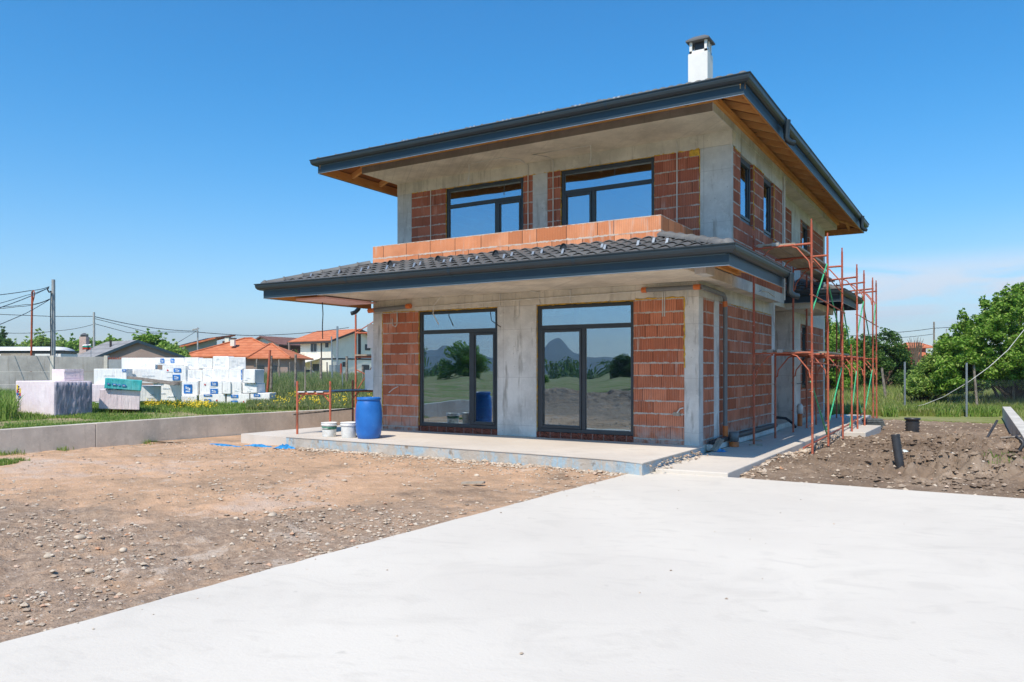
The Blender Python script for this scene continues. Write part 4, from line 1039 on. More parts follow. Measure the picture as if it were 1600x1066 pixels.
# corner sleeve, orange pipe and roll further down the path
so = thing('pipe_stub', 'short orange drain pipe with a grey socket standing by the porch column', 'pipe', (.22, 8.35, -.135))
mb = MB(); mb.lathe((.22, 8.35, -.135), [(.07, 0), (.07, .36), (.06, .36), (.06, .2)], 18); mb.build('pipe', M['pipe_orange'], so)
mb = MB(); mb.lathe((.22, 8.35, .225), [(.06, -.01), (.085, -.01), (.088, .20), (.05, .27), (0, .28)], 18); mb.build('socket', M['grime'], so)
mb = MB(); mb.tube([(-.25, 6.9, .12), (-.1, 7.0, .17), (.1, 7.1, .15), (.25, 7.2, .02), (.33, 7.25, -.1)], .035, 8); solo(mb, 'cable_conduit', M['cable'], 'bent black conduit end coming out of the porch floor', 'conduit', (0, 7, -.135))
mb = MB(); mb.lathe((-.45, 6.75, -.13), [(.16, 0), (.19, .03), (.16, .06), (.19, .09), (.16, .12), (.19, .15), (.16, .18), (.19, .21), (.16, .24), (.1, .25)], 20); solo(mb, 'conduit_coil', M['black'], 'black coil of ribbed conduit on the shaded porch floor', 'coil', (-.45, 6.75, -.13))
part('porch_floor', M['pathc'], (-1.25, .12, 6.29, 8.6, -.4, -.136))
# ------------------------------------------------------------------ things standing in the brown soil
def corr(name, base, top, r, label, cat, pitch=.042, bands=True):
    base, top = Vector(base), Vector(top); L = (top-base).length; n = int(L/(pitch/2)); pts = []; rs = []
    for i in range(n+1):
        pts.append(base.lerp(top, i/n)); rs.append(r if i % 2 else r*.84)
    mb = MB(); mb.tube(pts, rs, 20, cap=False)
    mb.tube([top+(base-top)*.02, base], r*.8, 16, cap=False)
    o = solo(mb, name, M['black'], label, cat, base); return o
corr('corrugated_pipe', (3.44, .36, -.45), (3.33, .43, .34), .078, 'black ribbed drain pipe leaning out of the brown soil', 'pipe')
crumple('plastic_bag', (3.22, 2.6, -.24), .55, .4, .14, M['bag'], 'clear plastic bag lying on the soil behind the ribbed pipe', 'plastic bag', 12, 21)
st = corr('drain_stub', (2.86, 11.0, -.50), (2.86, 11.0, .0), .20, 'wide short black ribbed drain shaft set in the soil', 'drain',   .085)
mb = MB(); mb.lathe((2.86, 11.0, -.01), [(.20, 0), (.215, 0), (.215, .05), (.17, .05), (.17, -.02)], 24); rim = mb.build('rim', M['black'], None); rim.parent = st; rim.matrix_parent_inverse = Matrix.Translation(st.location).inverted()
M['pads'] = plain('grey_plastic_pads', (.11, .12, .12), .6, .3, var=.25, sc=10)
for k in range(5):
    mb = MB(); M4 = Matrix.Translation((1.76+random.uniform(-.03, .03), 11.5+random.uniform(-.03, .03), -.30+k*.052)) @ Matrix.Rotation(random.uniform(-.08, .08)+.3, 4, 'Z')
    mb.mbox(M4, .52, .52, .042); 
    for q in range(-3, 4): mb.mbox(M4 @ Matrix.Translation((q*.07, 0, .0421)), .035, .46, .006)
    ords = ['lowest', 'second lowest', 'middle', 'second highest', 'topmost']
    solo(mb, 'plastic_pad', M['pads'], ords[k]+' dark grey plastic pad of the small pile at the path end', 'pad', (1.76, 11.5, -.30+k*.052), 'grey pads piled at the end of the path', bevel=.012)
mb = MB(); mb.tube([(4.62, 7.1, -.35), (4.92, 7.75, .22)], .028, 8); solo(mb, 'steel_rod', M['black'], 'dark rod sticking up at a slant from the soil near the low wall', 'rod', (4.62, 7.1, -.35))
mb = MB(); mb.tube([(4.95, 5.9, -.06), (5.9, 6.3, .03)], .02, 7); solo(mb, 'wooden_stake', M['wood_grey'], 'thin wooden stake lying over the low pale wall', 'stake', (5.4, 6.1, -.06))
# coil of black pipe at the frame edge
pc = [Vector((5.22+.05*math.sin(a*3), 3.15+.10*math.cos(a), .0+.23*math.sin(a)-.06)) for a in np.linspace(0, 2*math.pi, 30)]
mb = MB(); mb.tube(pc, [.032 if i % 2 else .026 for i in range(30)], 10); solo(mb, 'pipe_coil', M['black'], 'black ribbed pipe coil leaning on the low wall at the right edge', 'coil', (5.22, 3.15, -.29))
# posts, wire and mesh fence at the back of the plot
def post(x, y, z0, z1, r, mat, label, lean=(0, 0), name='fence_post', group=None, wood=False):
    mb = MB(); mb.tube([(x, y, z0), (x+lean[0]*.5, y+lean[1]*.5, (z0+z1)/2), (x+lean[0], y+lean[1], z1)], [r*1.05, r, r*.9] if wood else r, 9)
    return solo(mb, name, M[mat], label, 'post', (x, y, z0), group)
post(1.92, 20.6, -.4, 1.78, .038, 'steel', 'plain steel fence post nearest the scaffolding in front of the bushes')
post(4.10, 19.5, -.4, 1.72, .038, 'steel', 'plain steel fence post standing left of the low pale wall end')
p = at(1386, 578, 36); post(p.x, p.y, -.4, 1.55, .06, 'wood_grey', 'leaning grey wooden post in the meadow just right of the scaffolding', (-.22, 0), wood=True)
p = at(1528, 578, 31); post(p.x, p.y, -.4, 1.70, .05, 'wood_grey', 'leaning reddish wooden post below the big bush', (-.15, 0), wood=True)
p = at(1583, 578, 33); post(p.x, p.y, -.4, 1.55, .05, 'wood_grey', 'grey wooden post in the deep shade under the big bush', (.05, 0), wood=True)
cp_ = [at(1385, 641, 31.5), at(1413, 639, 31.2), at(1445, 632, 30.8), at(1475, 620, 30.2), at(1512, 598, 29.2), at(1545, 574, 29.2), at(1575, 547, 29.3), at(1603, 512, 29.5), at(1640, 470, 29.6)]
mb = MB(); mb.tube(cp_, .012, 7); solo(mb, 'cable', M['rope'], 'pale sagging cable hanging across the meadow from the big bush', 'cable', cp_[0])
def meshfence(p0, p1, z0, h, label, step=.09, parent=None):
    p0, p1 = Vector(p0), Vector(p1); L = (p1-p0).length; d = (p1-p0)/L; mb = MB(); s = step
    n = int(L/s); w = .0013; nrm = Vector((-d.y, d.x, 0))*w
    vs = []; fs = []
    for i in range(-int(h/s), n):
        for sg in (1, -1):
            a = max(0, i*s); b = min(L, i*s+h)
            if b <= a: continue
            za, zb = a-i*s, b-i*s
            if sg < 0: za, zb = h-za, h-zb
            q0 = p0+d*a+Vector((0, 0, z0+za-p0.z)); q1 = p0+d*b+Vector((0, 0, z0+zb-p0.z)); t = Vector((0, 0, w))
            k = len(vs); vs += [q0-t, q1-t, q1+t, q0+t, q0-t+nrm, q1-t+nrm, q1+t+nrm, q0+t+nrm]; fs += [(k, k+1, k+2, k+3), (k+7, k+6, k+5, k+4), (k+3, k+2, k+6, k+7)]
    mb.add(vs, fs); return solo(mb, 'mesh_fence', M['steel'], label, 'fence', (p0.x, p0.y, z0))
meshfence(atz(1480, 31.5, -.3), atz(1680, 30.5, -.3), -.3, 1.35, 'sagging wire mesh fence in front of the big bush')
# ------------------------------------------------------------------ stones
def stone_mesh(mb, p, r, sq=.6):
    rs = random.random()*6; vs = []; fs = []
    t = (1+5**.5)/2
    ico = [(-1, t, 0), (1, t, 0), (-1, -t, 0), (1, -t, 0), (0, -1, t), (0, 1, t), (0, -1, -t), (0, 1, -t), (t, 0, -1), (t, 0, 1), (-t, 0, -1), (-t, 0, 1)]
    fi = [(0, 11, 5), (0, 5, 1), (0, 1, 7), (0, 7, 10), (0, 10, 11), (1, 5, 9), (5, 11, 4), (11, 10, 2), (10, 7, 6), (7, 1, 8), (3, 9, 4), (3, 4, 2), (3, 2, 6), (3, 6, 8), (3, 8, 9), (4, 9, 5), (2, 4, 11), (6, 2, 10), (8, 6, 7), (9, 8, 1)]
    c, s = math.cos(rs), math.sin(rs); ax = random.uniform(.75, 1.35)
    for q in ico:
        k = r/1.9*random.uniform(.78, 1.12); x, y, z = q[0]*k*ax, q[1]*k/ax, q[2]*k*sq
        vs.append((p[0]+x*c-y*s, p[1]+x*s+y*c, p[2]+z))
    mb.add(vs, fi, False)
sg = [(-2.3, -8.3, .13), (-2.55, -8.6, .06), (-1.62, -8.9, .075), (-1.5, -9.35, .07), (-1.15, -8.35, .06), (-3.1, -6.9, .05), (-3.5, -5.9, .08), (-2.6, -5.6, .06), (-4.1, -8.7, .06), (-5.0, -7.3, .08), (-3.55, -10.2, .08), (-3.0, -10.1, .10), (-2.6, -10.6, .09), (-2.1, -10.2, .08), (-1.6, -10.8, .07), (-4.5, -10.4, .06), (-5.6, -9.6, .07), (-6.6, -6.6, .08), (-2.2, -4.3, .09), (-1.0, -3.9, .06), (-5.2, -4.1, .09), (-8.2, -6.2, .09), (-3.9, -9.55, .075), (-1.9, -9.7, .06)]
ib = None
for i, (x, y, r) in enumerate(sg):
    z = float(zleft(np.array([x]), np.array([y]))[0]); mb = MB(); r *= .64; stone_mesh(mb, (x, y, z+r*.2), r)
    o = solo(mb, 'loose_stone', M['stone_pale'], 'rounded pale stone lying loose on the clay yard', 'stone', (x, y, z), 'loose stones on the clay yard')
    m = o.modifiers.new('sub', 'SUBSURF'); m.levels = 2; m.render_levels = 2
def gravel(name, n, samp, zf, rlo, rhi, pw=3.):
    V0 = []; F0 = []; base = np.array([(1, 0, 0), (-1, 0, 0), (0, 1, 0), (0, -1, 0), (0, 0, 1), (0, 0, -1), (.7, .7, .35), (-.7, .6, .3)], float)
    f0 = np.array([(0, 6, 4), (6, 2, 4), (2, 7, 4), (7, 1, 4), (1, 3, 4), (3, 0, 4), (0, 2, 6), (2, 1, 7), (2, 0, 5), (1, 2, 5), (3, 1, 5), (0, 3, 5)])
    X, Y = samp(n); n = len(X); Z = zf(X, Y); r = rlo+(rhi-rlo)*rng.random(n)**pw
    a = rng.random(n)*6.283; v = base[None]*r[:, None, None]*rng.uniform(.65, 1.25, (n, 8, 1)); v[:, :, 2] *= .6
    c, s = np.cos(a)[:, None], np.sin(a)[:, None]
    vx = v[:, :, 0]*c-v[:, :, 1]*s+X[:, None]; vy = v[:, :, 0]*s+v[:, :, 1]*c+Y[:, None]; vz = v[:, :, 2]+(Z+r*.2)[:, None]
    vs = np.stack([vx, vy, vz], -1).reshape(-1, 3); fs = (f0[None]+8*np.arange(n)[:, None, None]).reshape(-1, 3)
    o = fastmesh(name, vs, fs, 3, M['stone']); o['kind'] = 'stuff'; return o
def samp_left(n):
    d = 4.5+18*rng.random(n)**1.6; u = rng.uniform(-60, 1010, n); a = (u-CXPX)/FPX
    X = CAMX+(a*EX[0]+EX[1])*d; Y = CAMY+(a*EY[0]+EY[1])*d
    dens = fbm(X*.9, Y*.9, 4); k = (X < drivex(Y)-.03) & (Y < -2.95) & (X > -12.8) & (rng.random(n) < sstep(.42, .60, dens)*(.45+.75*sstep(-5.8, -7.5, Y-.42*X))+.10+.8*sstep(-4.2, -3.0, Y))
    return X[k], Y[k]
gravel('gravel', 60000, samp_left, zleft, .004, .032, 4.5)
def samp_r(n):
    X = rng.uniform(1.3, 5.3, n); Y = -2.35+19*rng.random(n)**1.3
    k = rng.random(n) < .35+.65*sstep(2.2, 1.35, X)
    return X[k], Y[k]
gravel('gravel', 7000, samp_r, zright, .007, .05, 4.)
def samp_c(n):
    X = 1.9+3.3*rng.random(n); Y = rng.uniform(-1.6, 8.5, n); k = (fbm(X*1.1+4, Y*1.1, 3) > .44) & (((X-3.62)/.5)**2+((Y+.35)/.8)**2 > 1) & (rng.random(n) < .25+.75*sstep(2.4, 3.4, X)); return X[k], Y[k]
gravel('soil_clods', 7500, samp_c, lambda X, Y: zright(X, Y)-.002, .010, .075, 3.).data.materials[0] = M['dirt_r']
def samp_d(n):
    t = rng.random(n); Y = rng.uniform(-12, -2.6, n); X = drivex(Y)+rng.random(n)**3*5.0
    return X, Y
gravel('gravel_grit', 60, samp_d, lambda X, Y: X*0-.199, .004, .016, 2.)
def samp_e(n):
    Y = rng.uniform(-3.0, -.3, n); return .10+np.abs(rng.normal(0, .09, n)), Y
gravel('rubble', 170, samp_e, lambda X, Y: X*0-.12+.07*np.clip(1-(X-.1)/.12, 0, 1), .006, .04, 3.)
def samp_t(n):
    X = rng.uniform(-8.2, .1, n); return X, np.interp(X, [-8.3, -4, -2, -.5, .1], [-2.72, -2.74, -2.80, -2.88, -3.08])-np.abs(rng.normal(0, .16, n))
gravel('rubble', 3200, samp_t, zleft, .008, .05, 3.5)
def samp_p(n):
    Y = rng.uniform(-2.4, 15, n); return 1.29+np.abs(rng.normal(0, .13, n)), Y
gravel('rubble', 1500, samp_p, zright, .01, .065, 3.)
mb = MB(); mb.beam((-1.95, -5.05, -.22), (-1.62, -4.95, -.20), .09, .025); solo(mb, 'timber_offcut', M['plank'], 'short flat board lying on the clay near the driveway edge', 'timber', (-1.8, -5, -.23))
# ------------------------------------------------------------------ foam stacks on the verge
CAMROT = R(31.62)
def cf(r, f, z=0.): return Vector((CAMX+EX[0]*r+EX[1]*f, CAMY+EY[0]*r+EY[1]*f, z))
def eps(name, c, hi):
    m = Mat(name, .75, .25); x, y, z = m.pos()
    n = m.noise(2.2, 4); c1 = m.mix(n.step(.35, .7), c, hi)
    g = m.noise(1., 3, .6, vec=m.vec((x+y)*9., (x-y)*2., z*1.5)); c1 = m.mix(g.step(.55, .72)*.28, c1, tuple(q*.72 for q in c))
    ln = ((z/.05).fract()).lt(.07); c1 = m.mix(ln*.22, c1, tuple(q*.6 for q in c))
    m.color(c1); m.bump(g+m.noise(1.6, 4, .6), .028); return m.done()
M['eps'] = eps('white_foam_pack', (.86, .86, .85), (.90, .90, .89))
M['xps'] = eps('pink_foam_pack', (.78, .66, .70), (.85, .75, .78))
M['teal'] = eps('teal_film', (.05, .44, .46), (.20, .60, .60))
M['lab_blue'] = plain('blue_print', (.02, .17, .52), .5, .4, var=.35, sc=9)
M['lab_pale'] = plain('pale_print', (.60, .66, .74), .5, .3, var=.4, sc=20)
M['lab_dark'] = plain('dark_print', (.05, .06, .10), .5, .3)
M['lab_red'] = plain('red_print', (.55, .03, .05), .5, .3); M['lab_yel'] = plain('yellow_print', (.85, .60, .02), .5, .3)
M['shrink'] = eps('shaded_shrink_film', (.30, .29, .36), (.46, .44, .52))  # wrapping film, its dark grey also carries the shade of the pallet end
def pack(u0, u1, vt, vb, d, label, yaw=0., dep=.75, mat='eps', labels=(), group='white foam packs in the stack', tilt=0., z0=None, texts=True, name='foam_pack'):
    w = (u1-u0)/FPX*d*.965; d = d+random.uniform(-.14, .14); c = at((u0+u1)/2, vb, d); h = (vb-vt)/FPX*d*.985
    t = thing(name, label, 'foam pack', c, group)
    mb = MB(); nz = 3; b = .012
    mb.box(-w/2, w/2, 0, dep, 0, h); mb.v = [(p[0]*(1+random.uniform(-.012, .012)), p[1], p[2]) for p in mb.v]
    o = mb.build('wrapped_block', M[mat]); o.parent = t
    bv = o.modifiers.new('bevel', 'BEVEL'); bv.width = .018; bv.segments = 2
    for (a0, a1, q0, q1, mt) in labels:
        mb = MB(); x0, x1, zz0, zz1 = -w/2+a0*w, -w/2+a1*w, q0*h, q1*h
        mb.box(x0, x1, -.022, -.019, zz0, zz1); l = mb.build('printed_label', M[mt]); l.parent = t
        if mt == 'lab_blue':
            m2 = MB(); ww, hh = x1-x0, zz1-zz0
            for q in range(3):
                cx_, cz_ = x0+ww*(.28+.2*q), zz0+hh*(.62-.08*q); m2.box(cx_-ww*.07, cx_+ww*.10, -.0255, -.0225, cz_-hh*.12, cz_+hh*.14)
            m2.box(x0+ww*.22, x0+ww*.75, -.0255, -.0225, zz0+hh*.16, zz0+hh*.30); g = m2.build('print_marks', M['lab_pale']); g.parent = l
    if texts and mat == 'eps':
        for q in range(random.randint(2, 4)):
            m2 = MB(); x0 = random.uniform(-.4, .1)*w; zz = (.2+.16*q+random.uniform(0, .1))*h; m2.box(x0, x0+w*random.uniform(.15, .35), -.0215, -.019, zz, zz+h*.03); g = m2.build('print_line', M['lab_pale']); g.parent = t
    t.rotation_euler = (0, tilt, CAMROT+yaw); return t
B_ = 'lab_blue'; r_ = 'lab_red'
D4 = 28.9
# bottom row
pack(284, 307, 618.5, 636, D4, 'white foam pack with ribbed grey side, leftmost of the bottom row', .35)
pack(311, 352, 616, 638, D4, 'bottom row white foam pack with two blue labels on its left part', .10, labels=((.18, .50, .86, .99, B_), (.2, .47, .2, .66, B_), (.66, .71, .5, .62, r_)))
pack(353.5, 390, 615, 637, D4+.1, 'bottom row white foam pack with a red mark between two labelled packs', .02, labels=((.2, .52, .72, .93, B_), (.2, .50, .15, .5, B_), (.74, .79, .35, .48, r_)))
pack(390.5, 422, 614, 636, D4+.1, 'white foam pack with two blue labels at the right end of the bottom row', -.02, labels=((.18, .52, .76, .92, B_), (.18, .54, .18, .55, B_), (.76, .81, .42, .55, r_)))
# third row
pack(284, 309, 596, 618.3, D4+.1, 'white foam pack with one big square blue label facing right', .12, labels=((.14, .66, .16, .80, B_),))
pack(312, 347, 596, 615.8, D4+.1, 'white foam pack with two blue labels on its right, in the second lowest row', .04, labels=((.5, .82, .66, .99, B_), (.48, .83, .03, .42, B_), (.21, .27, .7, .82, r_)))
pack(347.4, 360.5, 596, 615.6, D4+.15, 'narrow plain white foam pack of the second lowest row', .0)
pack(361, 377.5, 596, 615.2, D4+.15, 'plain white foam pack left of the rightmost one in the second lowest row', .05)
pack(378, 402.5, 599, 614.2, D4+.2, 'low plain white foam pack at the right end of the second lowest row', -.1)
# second row
pack(291, 316, 577.5, 596, D4+.3, 'leftmost plain white foam pack of the second highest row', .2)
pack(316.4, 336, 576.5, 595.8, D4+.3, 'white foam pack with faint print second from left in the second highest row', .08)
pack(336.4, 357.6, 577, 595.8, D4+.3, 'white foam pack with upright print in the middle of the second highest row', .15)
pack(358, 378.6, 577, 595.8, D4+.3, 'white foam pack with a blue strip on its right edge', .15, labels=((.90, .99, .12, .96, B_),))
pack(379, 399, 577, 598.8, D4+.2, 'tilted white foam pack leaning at the right end of the second highest row', -.15, tilt=.03)
# top row
pack(288, 310.5, 558.5, 577.2, D4+.5, 'top row white foam pack right of the labelled packs', .15)
pack(311, 332, 560, 576.3, D4+.5, 'lowest standing plain white foam pack of the top row', .08)
pack(332.4, 357, 556.5, 576.8, D4+.5, 'highest standing white foam pack of the top row', .05)
pack(357.4, 384, 558, 576.8, D4+.5, 'white foam pack with grey ribbed end at the right end of the top row', .45, dep=1.3)
pack(241.8, 287.4, 559, 570.5, D4+.7, 'top row white foam pack with two small blue labels', .05, labels=((.2, .33, .3, .9, B_), (.55, .68, .3, .9, B_)))
pack(254, 290.5, 570.8, 596, D4+.2, 'big white foam pack with two blue labels one above the other', .12, labels=((.48, .80, .58, .82, B_), (.44, .76, .08, .42, B_), (.2, .26, .64, .74, r_)))
pack(192, 241, 559, 577, D4+.9, 'top left white foam pack with a long shaded side', .35, dep=1.0)
pack(194, 253, 577.2, 599, D4+.6, 'long plain white foam pack under the top left one', .3, dep=.9)
pack(148, 197, 576, 601, D4-.4, 'leftmost white foam pack standing against the concrete fence', .2, labels=((.86, .99, .82, .98, B_),))
pack(214, 250, 603, 627, D4-2.0, 'white foam pack under the grey boards', .42, dep=1.5)
pack(150, 196, 599.5, 630, D4-.6, 'white foam pack half hidden behind the teal package', .2)
pack(240, 288, 598, 634, D4+.9, 'white foam pack in shade behind the boards', .15)
mb = MB()
for k in range(3):
    o_ = Vector((0, 0, .035*k)); p0 = at(203, 592, 26.9+.25*k); p1 = at(277, 601.5, 26.2+.25*k); mb.beam(p0+o_, p1+o_, .26, .03)
solo(mb, 'weathered_boards', M['wood_grey'], 'grey weathered boards lying on a white foam pack', 'boards', at(240, 600, 26.6))
# pink packs
pk = thing('foam_pallet', 'large pallet of pale pink foam wrapped in film at the left end of the verge', 'foam pallet', cf(-13.19, 22, .02))
Ap, Bp, Cp = Vector((-13.19, 22.0)), Vector((-15.07, 23.2)), Vector((-12.62, 22.95))
def cbox(mb, A, B, C, z0, z1):
    Dq = B+C-A; ps = [A, C, Dq, B]; w = [cf(p.x, p.y) for p in ps]
    vs = [Vector((p.x, p.y, z0)) for p in w]+[Vector((p.x, p.y, z1)) for p in w]
    mb.add(vs, [(3, 2, 1, 0), (4, 5, 6, 7), (0, 1, 5, 4), (1, 2, 6, 5), (2, 3, 7, 6), (3, 0, 4, 7)]); return mb
cbox(MB(), Ap, Bp, Cp, .03, 1.12).build('foam_block', M['xps'], pk, bevel=.02)
# wrinkled film on the shaded end
rs = random.Random(4); mb = MB(); nn, mm = 30, 8; vs = []
nrm = (Cp-Ap).normalized(); nrm = Vector((nrm.y, -nrm.x))
for i in range(nn+1):
    for j in range(mm+1):
        p = Ap+(Cp-Ap)*(i/nn)+nrm*(.02+.045*rs.random()*(1 if 0 < i < nn else .2)); q = cf(p.x, p.y, .06+1.04*j/mm); vs.append(q)
mb.add(vs, [(i*(mm+1)+j, (i+1)*(mm+1)+j, (i+1)*(mm+1)+j+1, i*(mm+1)+j+1) for i in range(nn) for j in range(mm)], True)
fo = mb.build('shrink_film', M['shrink'], pk); q = fo.modifiers.new('t', 'SOLIDIFY'); q.thickness = .004
# printed mark: three colour bars and upright lettering
fd = (Bp-Ap).normalized(); fn = Vector((-fd.y, fd.x)); fn = fn if fn.y < 0 else -fn
def facepatch(a0, a1, z0, z1, mat, nm):
    mb = MB(); ps = [Ap+(Bp-Ap)*a0+fn*.004, Ap+(Bp-Ap)*a1+fn*.004]; qs = [p+fn*.005 for p in ps]
    cbox(mb, ps[0], ps[1], qs[0], z0, z1); mb.build(nm, M[mat], pk)
for (a0, a1, zt) in ((.93, .965, 1.0), (.855, .885, .90)):
    facepatch(a0, a1, zt-.14, zt, 'lab_yel', 'printed_mark'); facepatch(a0, a1, zt-.24, zt-.141, 'lab_red', 'printed_mark'); facepatch(a0, a1, zt-.32, zt-.241, 'lab_blue', 'printed_mark')
for k in range(9): facepatch(.895, .922, .97-.075*k-.05, .97-.075*k, 'lab_dark', 'printed_letter')
t2 = thing('foam_pack', 'small stack of pink foam boards on top of the large pink pallet', 'foam pack', cf(-13.3, 22.9, 1.13))
for k in range(9):
    A2, B2, C2 = Vector((-13.24+rs.uniform(-.01, .01), 22.6)), Vector((-13.83, 22.98)), Vector((-12.93, 23.08)); cbox(MB(), A2, B2, C2, 1.135+.038*k, 1.17+.038*k).build('foam_board', M['xps'], t2, bevel=.004)
pack(141, 166, 600, 628, 25.8, 'pink foam pack standing between the large pink pallet and the teal package', .2, mat='xps', group='pink foam packs', texts=False)
pack(157, 216, 609, 640, 23.9, 'pale pink foam pack leaning back under the teal package', .45, dep=.8, mat='xps', group='pink foam packs', texts=False, tilt=.05)
tp_ = pack(165, 219, 592.5, 609, 23.9, 'teal film package with dark blue print on top of a pink foam pack', .45, dep=.8, mat='teal', group=None, texts=False, tilt=.09, name='film_package', labels=((.06, .15, .38, .55, B_), (.2, .33, .36, .52, B_), (.36, .42, .34, .5, B_), (.46, .58, .3, .5, B_)))
# ------------------------------------------------------------------ concrete panel fence and gate
cfence = thing('concrete_fence', 'grey concrete panel fence behind the foam stacks', 'fence', cf(-23, 38, .1))
M['panel'] = concrete('panel_concrete', (.36, .355, .34), .45, lines=False)
def fx(u, d): return (u-CXPX)/FPX*d
DF = 37.
for (u0, u1) in ((-160, -78), (-77, 79.5), (84.5, 163), ):
    for (z0, z1) in ((.1, .74), (.75, 1.36), (1.37, 2.09 if u0 > 0 else 2.14)):
        mb = MB(); cbox(mb, Vector((fx(u0, DF), DF+.01)), Vector((fx(u0, DF), DF+.07)), Vector((fx(u1, DF), DF+.01)), z0, z1); mb.build('panel', M['panel'], cfence, bevel=.01)
for u in (-77.5, 82, 166):
    mb = MB(); cbox(mb, Vector((fx(u, DF)-.09, DF-.05)), Vector((fx(u, DF)-.09, DF+.14)), Vector((fx(u, DF)+.09, DF-.05)), .1, 2.14); mb.build('post', M['conc'], cfence, bevel=.015)
M['gate'] = plain('grey_sheet_gate', (.33, .35, .36), .5, .4, .2, var=.08)
gt = thing('sheet_gate', 'grey sheet metal gate with a row of rusty spikes along its top', 'gate', cf(fx(182, DF), DF, .1))
mb = MB(); cbox(mb, Vector((fx(169.5, DF), DF)), Vector((fx(169.5, DF), DF+.05)), Vector((fx(215, DF), DF)), .2, 1.96); mb.build('panel', M['gate'], gt)
for k in range(15):
    u = 170+k*3.1; mb = MB(); p = cf(fx(u, DF), DF+.02, 1.96); mb.tube([p, p+Vector((0, 0, .12))], [.03, .008], 5); mb.build('spike', M['red_pole'], gt)
# ------------------------------------------------------------------ far houses
M['roof_orange'] = None
def rooftile(name, a, b, sc=3.):
    m = Mat(name, .85, .2); x, y, z = m.pos(); w = (z*sc).fract()
    c = m.mix(m.noise(1.2, 4).step(.3, .7), a, b); c = m.mix(w.lt(.22)*.4, c, tuple(q*.5 for q in a)); m.color(c); m.bump(w, .03); return m.done()
M['roof_orange'] = rooftile('orange_roof_tiles', (.50, .155, .07), (.60, .22, .11))
M['roof_brown'] = rooftile('brown_roof_tiles', (.17, .085, .07), (.23, .12, .10))
M['roof_grey'] = rooftile('grey_roof_shingle', (.24, .24, .25), (.30, .30, .31))
M['wall_white'] = plain('white_render', (.80, .765, .67), .9, .1, var=.05, sc=1.)
M['wall_grey'] = plain('bluegrey_render', (.46, .50, .52), .9, .1, var=.05, sc=1.)
M['wall_brown'] = plain('brown_render', (.30, .235, .21), .9, .1, var=.08, sc=1.)
M['wall_dark'] = plain('dark_brown_render', (.10, .065, .05), .9, .1, var=.1, sc=1.)
M['wall_teal'] = plain('greygreen_render', (.26, .33, .33), .9, .1, var=.08, sc=1.)
M['trim'] = plain('dark_brown_trim', (.05, .045, .045), .7, .2)
M['pane_dark'] = plain('dark_window_pane', (.03, .04, .05), .15, .6)
M['solar'] = plain('solar_panel', (.015, .03, .08), .2, .6)
class HB:
    """house in its own frame: a along e1, b along e2 from the corner nearest the camera (camera right/forward frame)"""
    def __init__(s, root, c, e1, e2): s.root = root; s.c = Vector(c); s.e1 = Vector(e1).normalized(); s.e2 = Vector(e2).normalized()
    def P(s, a, b, z): q = s.c+s.e1*a+s.e2*b; return cf(q.x, q.y, z)
    def poly(s, name, mat, pts, th=.0, parent=None):
        mb = MB(); v = [s.P(*p) for p in pts]; n = len(v)
        if th:
            w = [p-Vector((0, 0, th)) for p in v]; mb.add(v+w, [tuple(range(n)), tuple(reversed(range(n, 2*n)))]+[(i, n+i, n+(i+1) % n, (i+1) % n) for i in range(n)])
        else: mb.add(v, [tuple(range(n))])
        return mb.build(name, M[mat], parent or s.root)
    def box(s, name, mat, a0, a1, b0, b1, z0, z1, parent=None):
        mb = MB(); v = [s.P(a, b, z) for z in (z0, z1) for a, b in ((a0, b0), (a1, b0), (a1, b1), (a0, b1))]
        mb.add(v, [(0, 3, 2, 1), (4, 5, 6, 7), (0, 1, 5, 4), (1, 2, 6, 5), (2, 3, 7, 6), (3, 0, 4, 7)]); return mb.build(name, M[mat], parent or s.root)
    def win(s, side, p0, p1, z0, z1, frame='plastic_white'):
        if side == 'a': f = s.box('window', frame, p0, p1, -.05, .05, z0, z1); s.box('pane', 'pane_dark', p0+.1, (p0+p1)/2-.04, -.07, -.051, z0+.1, z1-.1, f); s.box('pane', 'pane_dark', (p0+p1)/2+.04, p1-.1, -.07, -.051, z0+.1, z1-.1, f)
        else: f = s.box('window', frame, -.05, .05, p0, p1, z0, z1); s.box('pane', 'pane_dark', -.07, -.051, p0+.1, p1-.1, z0+.1, z1-.1, f)
# white two storey house
DW = 110.; k_ = DW/FPX
wh = thing('white_house', 'white two storey house with an orange tiled gable roof and a flowered balcony', 'house', cf(fx(530, DW), DW+5, -.4))
h = HB(wh, (fx(518, DW), DW), (-.78, .63), (.63, .78)); Lw, Ww = 7.4, 9.4; ze, zp = 5.75, 7.35
h.poly('wall', 'wall_white', [(0, 0, -.4), (Lw, 0, -.4), (Lw, 0, ze), (0, 0, ze)]); h.poly('wall', 'wall_white', [(0, Ww, -.4), (0, 0, -.4), (0, 0, ze), (0, Ww/2, zp), (0, Ww, ze)])
h.poly('wall', 'wall_white', [(Lw, 0, -.4), (Lw, Ww, -.4), (Lw, Ww, ze), (Lw, Ww/2, zp), (Lw, 0, ze)]); h.poly('wall', 'wall_white', [(Lw, Ww, -.4), (0, Ww, -.4), (0, Ww, ze), (Lw, Ww, ze)])
o1, o2 = .8, .75; sl = (zp-ze)/(Ww/2)
h.poly('roof', 'roof_orange', [(-o1, -o2, ze-o2*sl+.2), (-o1, Ww/2, zp+.2), (Lw+2.2, Ww/2, zp+.2), (Lw+2.2, -o2, ze-o2*sl+.2)], .18); h.poly('roof', 'roof_orange', [(-o1, Ww/2, zp+.2), (-o1, Ww+o2, ze-o2*sl+.2), (Lw+2.2, Ww+o2, ze-o2*sl+.2), (Lw+2.2, Ww/2, zp+.2)], .18)
